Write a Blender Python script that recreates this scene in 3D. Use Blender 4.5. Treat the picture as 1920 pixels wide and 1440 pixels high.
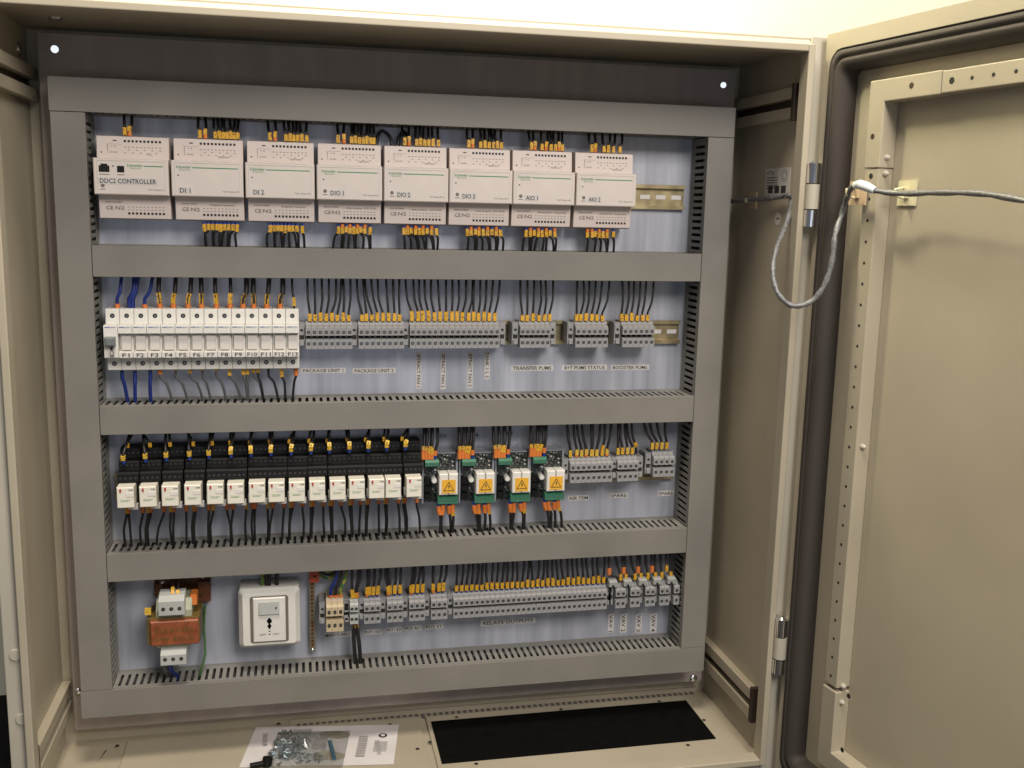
import bpy, math, random
import numpy as np
from mathutils import Vector, Matrix
random.seed(7)
for o in list(bpy.data.objects): bpy.data.objects.remove(o)
S = bpy.context.scene
COL = S.collection

# ------------------------------------------------------------------ camera
# world: X right, Y away from the viewer (mounting plate front face at Y=0), Z up; metres
RC = np.array([[0.978244706, -0.206276298, 0.022076767],
               [-0.013546691, -0.169706647, -0.985401513],
               [0.207011551, 0.963664746, -0.168808990]])
CC = np.array([0.295210077, -1.421080795, -0.150529836])
F = 1886.69
cam = bpy.data.cameras.new('camera'); camo = bpy.data.objects.new('camera', cam); COL.objects.link(camo)
cam.sensor_width = 36; cam.lens = F / 1920 * 36; cam.clip_start = .01; cam.clip_end = 100
M = Matrix(((RC[0][0], -RC[1][0], -RC[2][0], CC[0]), (RC[0][1], -RC[1][1], -RC[2][1], CC[1]),
            (RC[0][2], -RC[1][2], -RC[2][2], CC[2]), (0, 0, 0, 1)))
camo.matrix_world = M
S.camera = camo
# ------------------------------------------------------------------ light
W = bpy.data.worlds.new('World'); S.world = W; W.use_nodes = True
W.node_tree.nodes['Background'].inputs[0].default_value = (.90, .92, 1, 1)
W.node_tree.nodes['Background'].inputs[1].default_value = .15
def area(name, loc, target, size, energy, color, sy=None):
    l = bpy.data.lights.new(name, 'AREA'); l.energy = energy; l.color = color; l.size = size
    if sy: l.shape = 'RECTANGLE'; l.size_y = sy
    o = bpy.data.objects.new(name, l); COL.objects.link(o); o.location = loc
    o.rotation_euler = (Vector(target) - Vector(loc)).to_track_quat('-Z', 'Y').to_euler(); return o
area('ceiling_downlight', (.30, -.90, 1.60), (.45, -.2, -.5), .5, 36, (1, .90, .77))
area('wall_washer', (.48, -.09, .62), (.48, .15, .14), .10, 9, (1, .93, .64))
area('room_light', (1.0, -2.1, .95), (.4, 0, -.45), .8, 43, (1, .94, .88))
area('front_fill', (.35, -2.9, -.55), (.45, 0, -.45), 1.7, 5, (.80, .87, 1), .9)  # added soft bluish fill from behind the camera
S.view_settings.view_transform = 'Standard'; S.view_settings.look = 'None'
S.view_settings.exposure = 0; S.view_settings.gamma = 1
S.render.engine = 'CYCLES'

# ------------------------------------------------------------------ projection helpers (offline survey of the cabinet)
def _ray(u, v): return RC.T @ np.array([(u - 960) / F, (v - 720) / F, 1.])
def at(u, v, Y):
    d = _ray(u, v); p = CC + d * (Y - CC[1]) / d[1]; return p[0], p[2]
def hitx(u, v, X):
    d = _ray(u, v); return CC + d * (X - CC[0]) / d[0]
def hitz(u, v, Z):
    d = _ray(u, v); return CC + d * (Z - CC[2]) / d[2]
def Xat(u, Z, Y):
    k = (u - 960) / F; a = RC[0] - k * RC[2]
    return CC[0] - (a[1] * (Y - CC[1]) + a[2] * (Z - CC[2])) / a[0]

# ------------------------------------------------------------------ materials
MATS = {}
def mat(name, col, rough=.5, metal=0, noise=0, nscale=40, bump=0, bscale=300, spec=None, specks=None, trans=0, grunge=None):
    m = bpy.data.materials.new(name); m.use_nodes = True; nt = m.node_tree; b = nt.nodes['Principled BSDF']
    b.inputs['Base Color'].default_value = (*col, 1); b.inputs['Roughness'].default_value = rough; b.inputs['Metallic'].default_value = metal
    if spec is not None: b.inputs['Specular IOR Level'].default_value = spec
    if trans: b.inputs['Transmission Weight'].default_value = trans
    tc = nt.nodes.new('ShaderNodeTexCoord')
    if noise:
        n = nt.nodes.new('ShaderNodeTexNoise'); n.inputs['Scale'].default_value = nscale; n.inputs['Detail'].default_value = 6
        mp = nt.nodes.new('ShaderNodeMapping')
        if grunge: mp.inputs['Scale'].default_value = grunge
        nt.links.new(tc.outputs['Object'], mp.inputs[0]); nt.links.new(mp.outputs[0], n.inputs['Vector'])
        r = nt.nodes.new('ShaderNodeValToRGB')
        r.color_ramp.elements[0].position = .3; r.color_ramp.elements[1].position = .7
        r.color_ramp.elements[0].color = (*[c * (1 - noise) for c in col], 1); r.color_ramp.elements[1].color = (*[min(1, c * (1 + noise)) for c in col], 1)
        nt.links.new(n.outputs['Fac'], r.inputs[0]); nt.links.new(r.outputs[0], b.inputs['Base Color'])
        mr = nt.nodes.new('ShaderNodeMapRange'); mr.inputs[3].default_value = max(0, rough - .1); mr.inputs[4].default_value = min(1, rough + .1)
        nt.links.new(n.outputs['Fac'], mr.inputs[0]); nt.links.new(mr.outputs[0], b.inputs['Roughness'])
    if specks:
        n = nt.nodes.new('ShaderNodeTexNoise'); n.inputs['Scale'].default_value = specks[0]; n.inputs['Detail'].default_value = 2
        nt.links.new(tc.outputs['Object'], n.inputs['Vector'])
        r = nt.nodes.new('ShaderNodeValToRGB'); r.color_ramp.elements[0].position = specks[1] - .03; r.color_ramp.elements[1].position = specks[1] + .03
        r.color_ramp.elements[0].color = (*col, 1); r.color_ramp.elements[1].color = (*specks[2], 1)
        nt.links.new(n.outputs['Fac'], r.inputs[0]); nt.links.new(r.outputs[0], b.inputs['Base Color'])
    if bump:
        n = nt.nodes.new('ShaderNodeTexNoise'); n.inputs['Scale'].default_value = bscale; n.inputs['Detail'].default_value = 3
        nt.links.new(tc.outputs['Object'], n.inputs['Vector'])
        bp = nt.nodes.new('ShaderNodeBump'); bp.inputs['Strength'].default_value = bump; bp.inputs['Distance'].default_value = .001
        nt.links.new(n.outputs['Fac'], bp.inputs['Height']); nt.links.new(bp.outputs[0], b.inputs['Normal'])
    MATS[name] = m; return m
paint = mat('beige_paint', (.455, .40, .295), .42, noise=.07, nscale=6, bump=.08, bscale=1400)
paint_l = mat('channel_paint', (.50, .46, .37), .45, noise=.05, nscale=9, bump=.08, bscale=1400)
trunkm = mat('trunking_plastic', (.215, .200, .175), .52, noise=.11, nscale=9, bump=.12, bscale=60)
basem = mat('trunking_base_plastic', (.25, .24, .215), .6, noise=.04, nscale=30)
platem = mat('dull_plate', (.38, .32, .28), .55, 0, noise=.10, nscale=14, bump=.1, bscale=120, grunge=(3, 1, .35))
bluishm = mat('bluish_plate', (.46, .475, .535), .36, .28, noise=.22, nscale=16, bump=.12, bscale=90, grunge=(3, 1, .22))
modm = mat('module_plastic', (.70, .60, .54), .5, noise=.03, nscale=30)
modf = mat('module_face_plastic', (.78, .69, .62), .45, noise=.03, nscale=30)
white = mat('white_plastic', (.74, .72, .66), .4, noise=.03, nscale=40)
whiter = mat('relay_plastic', (.80, .76, .64), .35, noise=.03, nscale=60)
recess = mat('breaker_recess_plastic', (.50, .475, .43), .5, noise=.03)
toggm = mat('toggle_plastic', (.62, .58, .53), .4)
greytog = mat('grey_toggle', (.16, .18, .18), .4)
termm = mat('terminal_plastic', (.30, .295, .295), .5, noise=.08, nscale=150)
termd = mat('terminal_groove', (.13, .13, .125), .6)
beiget = mat('beige_terminal', (.52, .42, .27), .5, noise=.06, nscale=150)
black = mat('black_plastic', (.006, .0055, .0055), .55, spec=.22)
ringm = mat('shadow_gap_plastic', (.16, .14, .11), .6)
blackm = mat('black_void', (.006, .006, .006), .8)
tray = mat('rubber_panel', (.004, .004, .0035), .9, noise=.3, nscale=60, spec=.08)
gask = mat('gasket_rubber', (.055, .045, .037), .7, bump=.2)
dark = mat('hole_shadow', (.02, .018, .016), .8)
steel = mat('zinc_steel', (.62, .62, .60), .28, 1, noise=.08)
chrome = mat('chrome', (.80, .80, .82), .12, 1)
mirror = mat('glint_mirror', (.95, .95, .93), .03, 1)
ringd = mat('dark_screw', (.07, .065, .065), .35, .7)
screwm = mat('terminal_screw', (.20, .20, .20), .35, .8)
brassr = mat('passivated_rail', (.40, .33, .19), .38, .75, noise=.25, nscale=60)
copper = mat('brown_lacquer', (.12, .045, .02), .3, .2, noise=.4, nscale=80)
wblack = mat('black_insulation', (.018, .016, .017), .45)
wblue = mat('blue_insulation', (.012, .03, .20), .4)
wgrey = mat('grey_insulation', (.10, .10, .10), .5)
wgreen = mat('green_insulation', (.05, .13, .03), .5)
wgy = mat('green_yellow_insulation', (.33, .30, .04), .5, specks=(130, .52, (.05, .16, .03)))
yel = mat('yellow_marker', (.74, .40, .02), .5, specks=(620, .60, (.10, .05, .01)))
yel2 = mat('pale_yellow_marker', (.72, .46, .05), .5, specks=(620, .62, (.12, .06, .01)))
oran = mat('orange_ferrule', (.72, .21, .045), .45)
bluf = mat('blue_ferrule', (.01, .05, .30), .4)
green = mat('green_connector', (.045, .18, .105), .4, noise=.08)
logog = mat('logo_green', (.03, .26, .10), .5)
logop = mat('pale_logo_green', (.30, .42, .27), .5)
ink = mat('black_ink', (.04, .035, .035), .6)
ink2 = mat('grey_ink', (.20, .17, .155), .6)
inkf = mat('faded_print', (.40, .38, .37), .6)
inkb = mat('blue_ink', (.04, .08, .33), .6)
paper = mat('label_paper', (.68, .64, .60), .6, noise=.03)
paperg = mat('dull_label_paper', (.68, .645, .61), .6, noise=.05)
sheet = mat('printed_sheet', (.72, .68, .66), .6, noise=.04, nscale=25)
redm = mat('red_button', (.45, .03, .03), .4)
ored = mat('orange_red_terminal', (.42, .075, .03), .4)
orang2 = mat('transformer_wrap', (.27, .078, .030), .4, noise=.28, nscale=110)
plugm = mat('dull_blue_plastic', (.04, .10, .14), .5)
olive = mat('laminated_core', (.14, .09, .02), .5, noise=.2, nscale=200)
bobbin = mat('bobbin_plastic', (.36, .38, .27), .5, noise=.08)
tgrey = mat('light_grey_terminal', (.45, .46, .43), .45, noise=.05)
warn = mat('warning_yellow', (.80, .42, .03), .5)
pcb = mat('circuit_board', (.015, .02, .017), .4, specks=(330, .60, (.22, .21, .18)))
carrier = mat('carrier_plastic', (.26, .27, .30), .45)
tapew = mat('white_sleeve', (.75, .78, .80), .25)
adh = mat('adhesive_mount', (.72, .66, .43), .5, noise=.05)
adhd = mat('stained_adhesive_mount', (.60, .45, .28), .5, noise=.08)
braid = mat('braided_hose', (.19, .19, .19), .45, .25, noise=.35, nscale=260)
film = mat('clear_film', (.86, .88, .88), .10, trans=.95)
zincb = mat('blue_zinc', (.42, .48, .49), .25, .9, noise=.4, nscale=90)
wallm = mat('wall_paint', (.86, .83, .66), .8, noise=.02)
floorm = mat('dark_floor', (.014, .011, .010), .8, noise=.2)
brownr = mat('rail_end_brown', (.045, .028, .018), .6)

# ------------------------------------------------------------------ mesh builder
class MB:
    def __init__(s, tf=None): s.v = []; s.f = []; s.m = []; s.sm = []; s.mats = []; s.tf = tf
    def mi(s, m):
        if m not in s.mats: s.mats.append(m)
        return s.mats.index(m)
    def poly(s, vs, fs, m, smooth=False):
        o = len(s.v)
        if s.tf: vs = [s.tf(*p) for p in vs]
        s.v += [tuple(p) for p in vs]; k = s.mi(m)
        for f in fs: s.f.append([i + o for i in f]); s.m.append(k); s.sm.append(smooth)
        return s
    def box(s, x0, x1, y0, y1, z0, z1, m):
        x0, x1 = sorted((x0, x1)); y0, y1 = sorted((y0, y1)); z0, z1 = sorted((z0, z1))
        return s.poly([(x0,y0,z0),(x1,y0,z0),(x1,y1,z0),(x0,y1,z0),(x0,y0,z1),(x1,y0,z1),(x1,y1,z1),(x0,y1,z1)],
                      [(0,3,2,1),(4,5,6,7),(0,1,5,4),(1,2,6,5),(2,3,7,6),(3,0,4,7)], m)
    def cbox(s, x0, x1, y0, y1, z0, z1, c, m):
        """box whose FRONT (y0, towards viewer) edges are chamfered by c"""
        x0, x1 = sorted((x0, x1)); y0, y1 = sorted((y0, y1)); z0, z1 = sorted((z0, z1))
        v = [(x0,y1,z0),(x1,y1,z0),(x1,y1,z1),(x0,y1,z1), (x0,y0+c,z0),(x1,y0+c,z0),(x1,y0+c,z1),(x0,y0+c,z1),
             (x0+c,y0,z0+c),(x1-c,y0,z0+c),(x1-c,y0,z1-c),(x0+c,y0,z1-c)]
        return s.poly(v, [(0,1,2,3),(0,4,5,1),(1,5,6,2),(2,6,7,3),(3,7,4,0),(4,8,9,5),(5,9,10,6),(6,10,11,7),(7,11,8,4),(8,11,10,9)], m)
    def prismx(s, prof, x0, x1, m):
        """profile of (y,z) extruded along x"""
        n = len(prof); v = [(x0, y, z) for y, z in prof] + [(x1, y, z) for y, z in prof]
        return s.poly(v, [tuple(range(n))[::-1], tuple(range(n, 2*n))] + [(i, (i+1) % n, n + (i+1) % n, n + i) for i in range(n)], m)
    def disc(s, x, z, y0, y1, r, m, n=10, r2=None):
        """short cylinder along Y, front at y0"""
        r2 = r if r2 is None else r2
        v = [(x + r2*math.cos(a), y0, z + r2*math.sin(a)) for a in [2*math.pi*i/n for i in range(n)]] + \
            [(x + r*math.cos(a), y1, z + r*math.sin(a)) for a in [2*math.pi*i/n for i in range(n)]]
        return s.poly(v, [tuple(range(n))] + [tuple(range(n, 2*n))[::-1]] + [(i, n+i, n + (i+1) % n, (i+1) % n) for i in range(n)], m)
    def dome(s, x, z, y, r, h, m, n=12, k=4):
        v = []; f = []
        for j in range(k):
            a = j / k * math.pi / 2
            for i in range(n):
                t = 2*math.pi*i/n; v.append((x + r*math.cos(a)*math.cos(t), y - h*math.sin(a), z + r*math.cos(a)*math.sin(t)))
        v.append((x, y - h, z))
        for j in range(k-1):
            for i in range(n): f.append((j*n+i, (j+1)*n+i, (j+1)*n+(i+1) % n, j*n+(i+1) % n))
        for i in range(n): f.append(((k-1)*n+i, k*n, (k-1)*n+(i+1) % n))
        return s.poly(v, f, m, True)
    def tube(s, pts, r, m, n=7, cap=True, rot=0, rs=None):
        pts = [Vector(p) for p in pts]; v = []; f = []
        up = Vector((0, 1, 0)); N = len(pts)
        for i, p in enumerate(pts):
            t = (pts[min(i+1, N-1)] - pts[max(i-1, 0)]).normalized()
            a = t.cross(up)
            if a.length < .05: a = t.cross(Vector((1, 0, 0)))
            a.normalize(); b = t.cross(a); rr = rs[i] if rs else r
            for k in range(n):
                q = 2*math.pi*k/n + rot; v.append(p + a*rr*math.cos(q) + b*rr*math.sin(q))
        for i in range(N-1):
            for k in range(n): f.append((i*n+k, i*n+(k+1) % n, (i+1)*n+(k+1) % n, (i+1)*n+k))
        s.poly(v, f, m, n > 5)
        if cap: s.poly(v[:n] + v[-n:], [tuple(range(n))[::-1], tuple(range(n, 2*n))], m)
        return s
    def text(s, txt, xc, zc, y, size, m, rot=0, width=None, align='c'):
        v, f, (w, h) = textmesh(txt); k = size / .72
        kx = k if width is None else width / w
        ca, sa = math.cos(rot), math.sin(rot)
        out = []
        for a, b in v:
            a = (a - w/2 if align == 'c' else a) * kx; b = (b - .36) * k
            out.append((xc + a*ca - b*sa, y, zc + a*sa + b*ca))
        return s.poly(out, f, m)
    def build(s, name, parent=None, bevel=0, seg=2):
        me = bpy.data.meshes.new(name); me.from_pydata(s.v, [], s.f)
        for m in s.mats: me.materials.append(m)
        me.polygons.foreach_set('material_index', s.m); me.polygons.foreach_set('use_smooth', s.sm); me.update()
        o = bpy.data.objects.new(name, me); COL.objects.link(o)
        if parent: o.parent = parent
        if bevel:
            b = o.modifiers.new('bevel', 'BEVEL'); b.width = bevel; b.segments = seg; b.limit_method = 'ANGLE'; b.angle_limit = math.radians(40)
        return o
_T = {}
def textmesh(t):
    if t not in _T:
        c = bpy.data.curves.new('tmp', 'FONT'); c.body = t; c.size = 1; c.resolution_u = 2; c.offset = .012
        o = bpy.data.objects.new('tmp', c); COL.objects.link(o)
        me = bpy.data.meshes.new_from_object(o.evaluated_get(bpy.context.evaluated_depsgraph_get()))
        v = [(p.co.x, p.co.y) for p in me.vertices]; f = [tuple(p.vertices)[::-1] if p.normal.z < 0 else tuple(p.vertices) for p in me.polygons]
        x0 = min(a for a, b in v); v = [(a - x0, b) for a, b in v]; w = max(a for a, b in v)
        _T[t] = (v, f, (w, .72)); bpy.data.objects.remove(o); bpy.data.meshes.remove(me)
    return _T[t]
def tag(o, label=None, cat=None, group=None, kind=None):
    if label: o['label'] = label
    if cat: o['category'] = cat
    if group: o['group'] = group
    if kind: o['kind'] = kind
    return o
def thing(name, label, cat, loc=(0, 0, 0), group=None):
    o = bpy.data.objects.new(name, None); COL.objects.link(o); o.location = loc; o.empty_display_size = .02
    return tag(o, label, cat, group)
def copy_tree(o, parent=None):
    c = o.copy(); COL.objects.link(c)
    if parent: c.parent = parent
    for ch in list(o.children): copy_tree(ch, c)
    return c
ORD = ['first', 'second', 'third', 'fourth', 'fifth', 'sixth', 'seventh', 'eighth', 'ninth', 'tenth', 'eleventh', 'twelfth',
       'thirteenth', 'fourteenth', 'fifteenth', 'sixteenth', 'seventeenth', 'eighteenth', 'nineteenth', 'twentieth']
def ordw(i):
    if i < 20: return ORD[i]
    n = i + 1; tens = {2: 'twenty', 3: 'thirty', 4: 'forty'}[n // 10]
    return {20: 'twentieth', 30: 'thirtieth', 40: 'fortieth'}[n] if n % 10 == 0 else tens + '-' + ORD[n % 10 - 1]

# ------------------------------------------------------------------ the room
w = MB(); w.box(-3, 4, .034, .06, -.95, 2.6, wallm); tag(w.build('wall'), kind='structure')
w = MB(); w.box(-3, 4, .0325, .0338, -.9475, -.845, floorm); tag(w.build('dark_wall_strip'), kind='structure')  # thin dark strip in front of the lower wall
w = MB(); w.box(-3, 4, -3.5, .06, -1.0, -.948, floorm); tag(w.build('floor'), kind='structure')

# ------------------------------------------------------------------ cabinet body
cab = thing('electrical_cabinet', 'open beige steel cabinet with its hinged door swung to the right', 'cabinet', (.45, 0, -.945))
cab.location = (0, 0, 0)
XL, XR, ZB, ZT, YB, YF = -.042, .942, -.922, .067, .030, -.188
p = MB(); p.box(XL-.012, XR+.012, YB, YB+.002, ZB-.02, ZT+.010, paint); p.build('back_panel', cab)
p = MB(); p.box(XL-.012, XL, YF, YB-.0005, ZB-.02, ZT+.010, paint); p.build('side_panel', cab)
p = MB(); p.box(XR, XR+.012, YF, YB-.0005, ZB-.02, ZT+.010, paint); p.build('side_panel', cab)
p = MB(); p.box(XL, XR, YF+.001, YB-.0005, ZT, ZT+.009, paint)
p.build('top_panel', cab)
p = MB(); p.box(XL, XR, YF, YB-.0005, ZB-.018, ZB, paint); p.build('bottom_panel', cab)
# sealing lip round the opening, with the sloped outer channel
r = MB()
r.box(-.0335, -.0245, -.205, -.183, -.921, .066, paint); r.box(.930, .939, -.205, -.183, -.921, .066, paint)
r.box(-.0245, .930, -.205, -.183, .057, .066, paint); r.box(-.0245, .930, -.205, -.183, -.921, -.911, paint)
r.box(-.042, -.0335, -.1875, -.1795, -.921, .066, paint); r.box(.939, .942, -.1875, -.1795, -.921, .066, paint)
r.build('opening_lip', cab, bevel=.0022, seg=3)
c = MB()
c.box(-.0545, -.0336, -.1922, -.1884, -.940, .0775, paint_l); c.box(.9391, .9660, -.1922, -.1884, -.940, .0775, paint_l)
c.prismx([(-.198, .0662), (-.188, .0662), (-.170, .0775), (-.178, .0795)], -.0335, .939, paint_l)
c.box(-.0335, .939, -.1922, -.1884, -.940, -.9212, paint_l)
c.build('front_channel', cab, bevel=.001)
for u, v in ((29, 1228), (41, 1348)):
    x, z = at(u, v, -.1925); q = MB(); q.disc(x, z, -.1945, -.192, .0075, paint_l, 18, .0065); q.build('plug', cab)
for u, v in ((104, 33),):
    P = hitz(u, v, ZT); q = MB(lambda a, b, c2: (P[0]+a, P[1]+c2, ZT+b)); q.dome(0, 0, 0, .009, .004, steel); q.build('bolt', cab)
P2 = hitx(35, 92, XL); q = MB(lambda a, b, c2: (XL-b, P2[1]+a, P2[2]+c2)); q.dome(0, 0, 0, .009, .004, steel); q.build('bolt', cab)
# slotted support rails on the side walls
def side_rail(xw, sgn, z, hgt, y0=-.166, y1=.026):
    b = MB(); X = lambda d: xw - sgn*d
    a = hgt * .36
    b.box(X(0), X(.012), y0, y1, z, z - a, paint); b.box(X(0), X(.012), y0, y1, z - hgt + a, z - hgt, paint)
    b.box(X(.0), X(.0015), y0+.001, y1, z - a - .0001, z - hgt + a + .0001, brownr)
    b.build('support_rail', cab, bevel=.001)
    e = MB(); e.box(X(0), X(.0125), y0 - .008, y0 - .0003, z + .004, z - hgt - .003, brownr); e.build('rail_end', cab)
side_rail(XR, 1, .018, .040); side_rail(XR, 1, -.826, .046, -.160)
side_rail(XL, -1, .018, .042); side_rail(XL, -1, -.826, .046, -.160)
# base: gland plates with a black rubber panel
g = MB(); g.box(.478, .928, -.178, .012, -.922, -.9185, paint); gp = g.build('gland_plate', cab, bevel=.001)
g = MB(); g.box(.4845, .896, -.128, -.008, -.9184, -.9172, tray); g.build('rubber_panel', gp)
g = MB(); g.box(.045, .468, -.185, .014, -.922, -.9185, paint); gl = g.build('gland_plate', cab, bevel=.001)
g = MB()
for (u, v) in ((1003, 1413), (893, 1432), (1290, 1397), (1236, 1315), (856, 1345), (1052, 1330), (1320, 1350), (806, 1391)):
    P = hitz(u, v, -.918); g.poly([(P[0]+.003*math.cos(a), P[1]+.003*math.sin(a), -.9178) for a in [i*math.pi/4 for i in range(8)]], [tuple(range(8))], dark)
g.build('screw_holes', gp)
g = MB()
for (u, v) in ((783, 1404), (731, 1358), (523, 1357), (220, 1398)):
    P = hitz(u, v, -.918); g.poly([(P[0]+.003*math.cos(a), P[1]+.003*math.sin(a), -.9178) for a in [i*math.pi/4 for i in range(8)]], [tuple(range(8))], dark)
g.build('screw_holes', gl)
P = [hitz(u, v, -.9215) for u, v in ((202, 1405), (186, 1425), (184, 1429), (196, 1409))]
g = MB(); g.poly([(a[0], a[1], -.9212) for a in P], [(0, 1, 2, 3)], dark); g.build('slot', cab)
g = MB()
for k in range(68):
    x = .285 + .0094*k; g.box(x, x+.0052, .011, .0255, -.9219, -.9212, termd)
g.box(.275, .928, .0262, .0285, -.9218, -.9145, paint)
g.build('rear_bars', cab)  # row of thin dark bars at the floor's rear, plus one painted bar
# screws of the mounting plate are with the plate
pl = thing('mounting_plate', 'mounting plate with a bluish middle at the back of the cabinet', 'mounting plate')
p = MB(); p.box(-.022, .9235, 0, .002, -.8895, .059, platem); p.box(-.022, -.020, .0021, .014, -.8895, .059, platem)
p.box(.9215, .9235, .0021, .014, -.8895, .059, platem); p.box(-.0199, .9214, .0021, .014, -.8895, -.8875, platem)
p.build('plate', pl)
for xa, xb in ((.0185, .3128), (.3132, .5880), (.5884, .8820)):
    p = MB(); p.box(xa, xb, -.0001, -.00002, -.824, -.020, bluishm); p.build('bluish_middle', pl)  # thin bluish layer inside the trunking frame; plate margins stay brown-grey
for u, v, s in ((104, 93, .0047), (1354, 160, .0042), (1300, 1272, .006), (146, 1296, .004)):
    x, z = at(u, v, 0); q = MB(); q.dome(x, z, -.0005, s*1.15, s*.5, chrome)
    if v > 500: q.build('screw', pl); continue
    P0 = Vector((x, -.004, z)); nv = ((Vector(CC) - P0).normalized() + (Vector((.35, -2.9, -.55)) - P0).normalized()).normalized()
    ax = nv.cross(Vector((0, 0, 1))).normalized(); bx = nv.cross(ax)
    ring = [P0 + (ax*math.cos(a) + bx*math.sin(a))*s for a in [i*math.pi/8 for i in range(16)]]
    q.poly([p_ + nv*.0016 for p_ in ring] + ring, [tuple(range(16)), tuple(range(16, 32))[::-1]] + [(i, 16+i, 16+(i+1) % 16, (i+1) % 16) for i in range(16)], mirror)  # added mirror disc, tilted so the top screws glint towards the camera
    q.build('screw', pl)

# ------------------------------------------------------------------ door (part of the cabinet), local (u along width, z up, w towards the inside)
DA = np.array([.9539, -.2047]); DD = np.array([.15953, -.98719]); DN = np.array([-.98719, -.15953])
def dtf(u, w, z):   # builder y axis = -w so 'front' (y0) faces into the cabinet side
    return (DA[0] + DD[0]*u - DN[0]*w, DA[1] + DD[1]*u - DN[1]*w, z)
def dhit(u, v, wv):
    o = DA + DN*wv; d = _ray(u, v); k = ((o - CC[:2]) @ DN) / (d[:2] @ DN); p = CC + k*d
    return (p[:2] - DA) @ DD, p[2]
d = MB(dtf); DW, DT, DBt = .99, .0785, -.935
d.box(0, DW, .022, .0235, DBt, DT, paint)
d.box(-.0005, .020, 0, .0015, DBt, DT, paint); d.box(DW-.02, DW, 0, .0015, DBt, DT, paint)
d.box(.0201, DW-.0201, 0, .0015, DT-.021, DT, paint); d.box(.0201, DW-.0201, 0, .0015, DBt, DBt+.02, paint)
for a in ((-.0005, .001, .0016, .0219, DBt, DT), (DW-.0015, DW, .0016, .0219, DBt, DT), (.0011, DW-.0016, .0016, .0219, DT-.0015, DT), (.0011, DW-.0016, .0016, .0219, DBt, DBt+.0015)):
    d.box(*a, paint)
door = d.build('door', cab)
def rrect(u0, u1, z0, z1, r, n=6):
    out = []
    for cx, cz, a0 in ((u1-r, z1-r, 0), (u0+r, z1-r, 90), (u0+r, z0+r, 180), (u1-r, z0+r, 270)):
        for i in range(n+1):
            a = math.radians(a0 + 90*i/n); out.append((cx + r*math.cos(a), cz + r*math.sin(a)))
    return out
g = MB(dtf)
rings = [(.0085, .0015, .022), (.0090, -.0010, .022), (.0100, -.0008, .021), (.0104, .0040, .021), (.0116, .0040, .020), (.0120, -.0020, .020), (.0190, -.0028, .018), (.0200, .0020, .017), (.0235, -.0028, .015), (.0270, -.0030, .013), (.0360, .0040, .010), (.0370, .0215, .008)]
allv = []; fs = []
for off, yy, rr in rings: allv.append([(a, yy, b) for a, b in rrect(off, DW-off, DBt+off+.004, DT-off-.011, rr)])
nn = len(allv[0])
for j in range(len(rings)-1):
    for i in range(nn): fs.append((j*nn+i, (j+1)*nn+i, (j+1)*nn+(i+1) % nn, j*nn+(i+1) % nn))
g.poly([q for rw in allv for q in rw], fs, gask, True); g.build('gasket', door)
for nm, bx in (('stiffener', (.0885, .1125, .0006, .0219, -.752, -.0901)), ('stiffener', (.2006, .9, .0006, .0219, -.0128, .0112)), ('stiffener', (.2006, .9, .0006, .0219, -.866, -.842))):
    q = MB(dtf); q.box(*bx, paint); q.build(nm, door, bevel=.0012)
for za_, zb_, zc_, zd_ in ((-.0136, .0122, -.0895, -.0136), (-.868, -.8415, -.8415, -.757)):
    q = MB(dtf)
    if zd_ > zb_: pr = [(.0872, za_), (.2, za_), (.2, zb_), (.1136, zb_), (.1136, zd_), (.0872, zd_)]
    else: pr = [(.0872, zc_), (.1136, zc_), (.1136, za_), (.2, za_), (.2, zb_), (.0872, zb_)]
    n = 6; q.poly([(u, -.0006, z) for u, z in pr] + [(u, .0219, z) for u, z in pr], [tuple(range(n))[::-1], tuple(range(n, 2*n))] + [(i, (i+1) % n, n+(i+1) % n, n+i) for i in range(n)], paint)
    q.build('stiffener_corner', door, bevel=.0012)
def hole(a, b, r_, y0=.0003, m_=None):
    q = MB(dtf); q.disc(a, b, y0, y0 + .0005, r_, m_ or dark, 8); q.build('punched_hole', door)
for k in range(25): hole(.1002, -.1260 - k*.02555, .0019)
for k in range(8): hole(.2432 + .0283*k, -.0008, .0022)
hole(.2152, -.0007, .0038); hole(.1563, .0002, .0036, -.0009, brownr); hole(.0985, -.0526, .0034, -.0009, brownr); hole(.1, -.0990, .0034)
for u_, v_ in ((1592, 1305), (1580, 1406)):
    a, b = dhit(u_, v_, 0); hole(a, b, .0034, -.0010)
for u_, v_ in ((1672, 295), (1668, 325), (1622, 840), (1589, 1294), (1587, 1325)):
    a, b = dhit(u_, v_, -.008)
    q = MB(lambda x, y, z, a=a, b=b: dtf(.1128 - y, .010 + x, b + z)); q.dome(0, 0, 0, .0038, .006, paint_l); q.build('rivet', door)
for zc, s in ((None, 0), (None, 1)):
    u0, v0, v1 = ((1530, 307, 425), (1466, 1155, 1255))[s]
    x = .9475; za = at(u0, v0, -.200)[1]; zb = at(u0, v1, -.200)[1]; L = za - zb
    hg = MB(); hg.box(x-.012, x-.001, -.1965, -.1925, zb, za, steel); 
    hp = hg.build('hinge', cab, bevel=.0008)
    for a, b, mm in ((0, .31, chrome), (.33, .72, paint_l), (.74, 1, chrome)):
        q = MB(); q.tube([(x-.0015, -.209, za - L*a), (x-.0015, -.209, za - L*b)], .0088, mm, 16); q.build('hinge_knuckle', hp)
    q = MB(); q.tube([(x-.0015, -.209, za + .003), (x-.0015, -.209, za)], .005, steel, 12, rs=[.003, .0065]); q.build('hinge_pin', hp)

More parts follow.
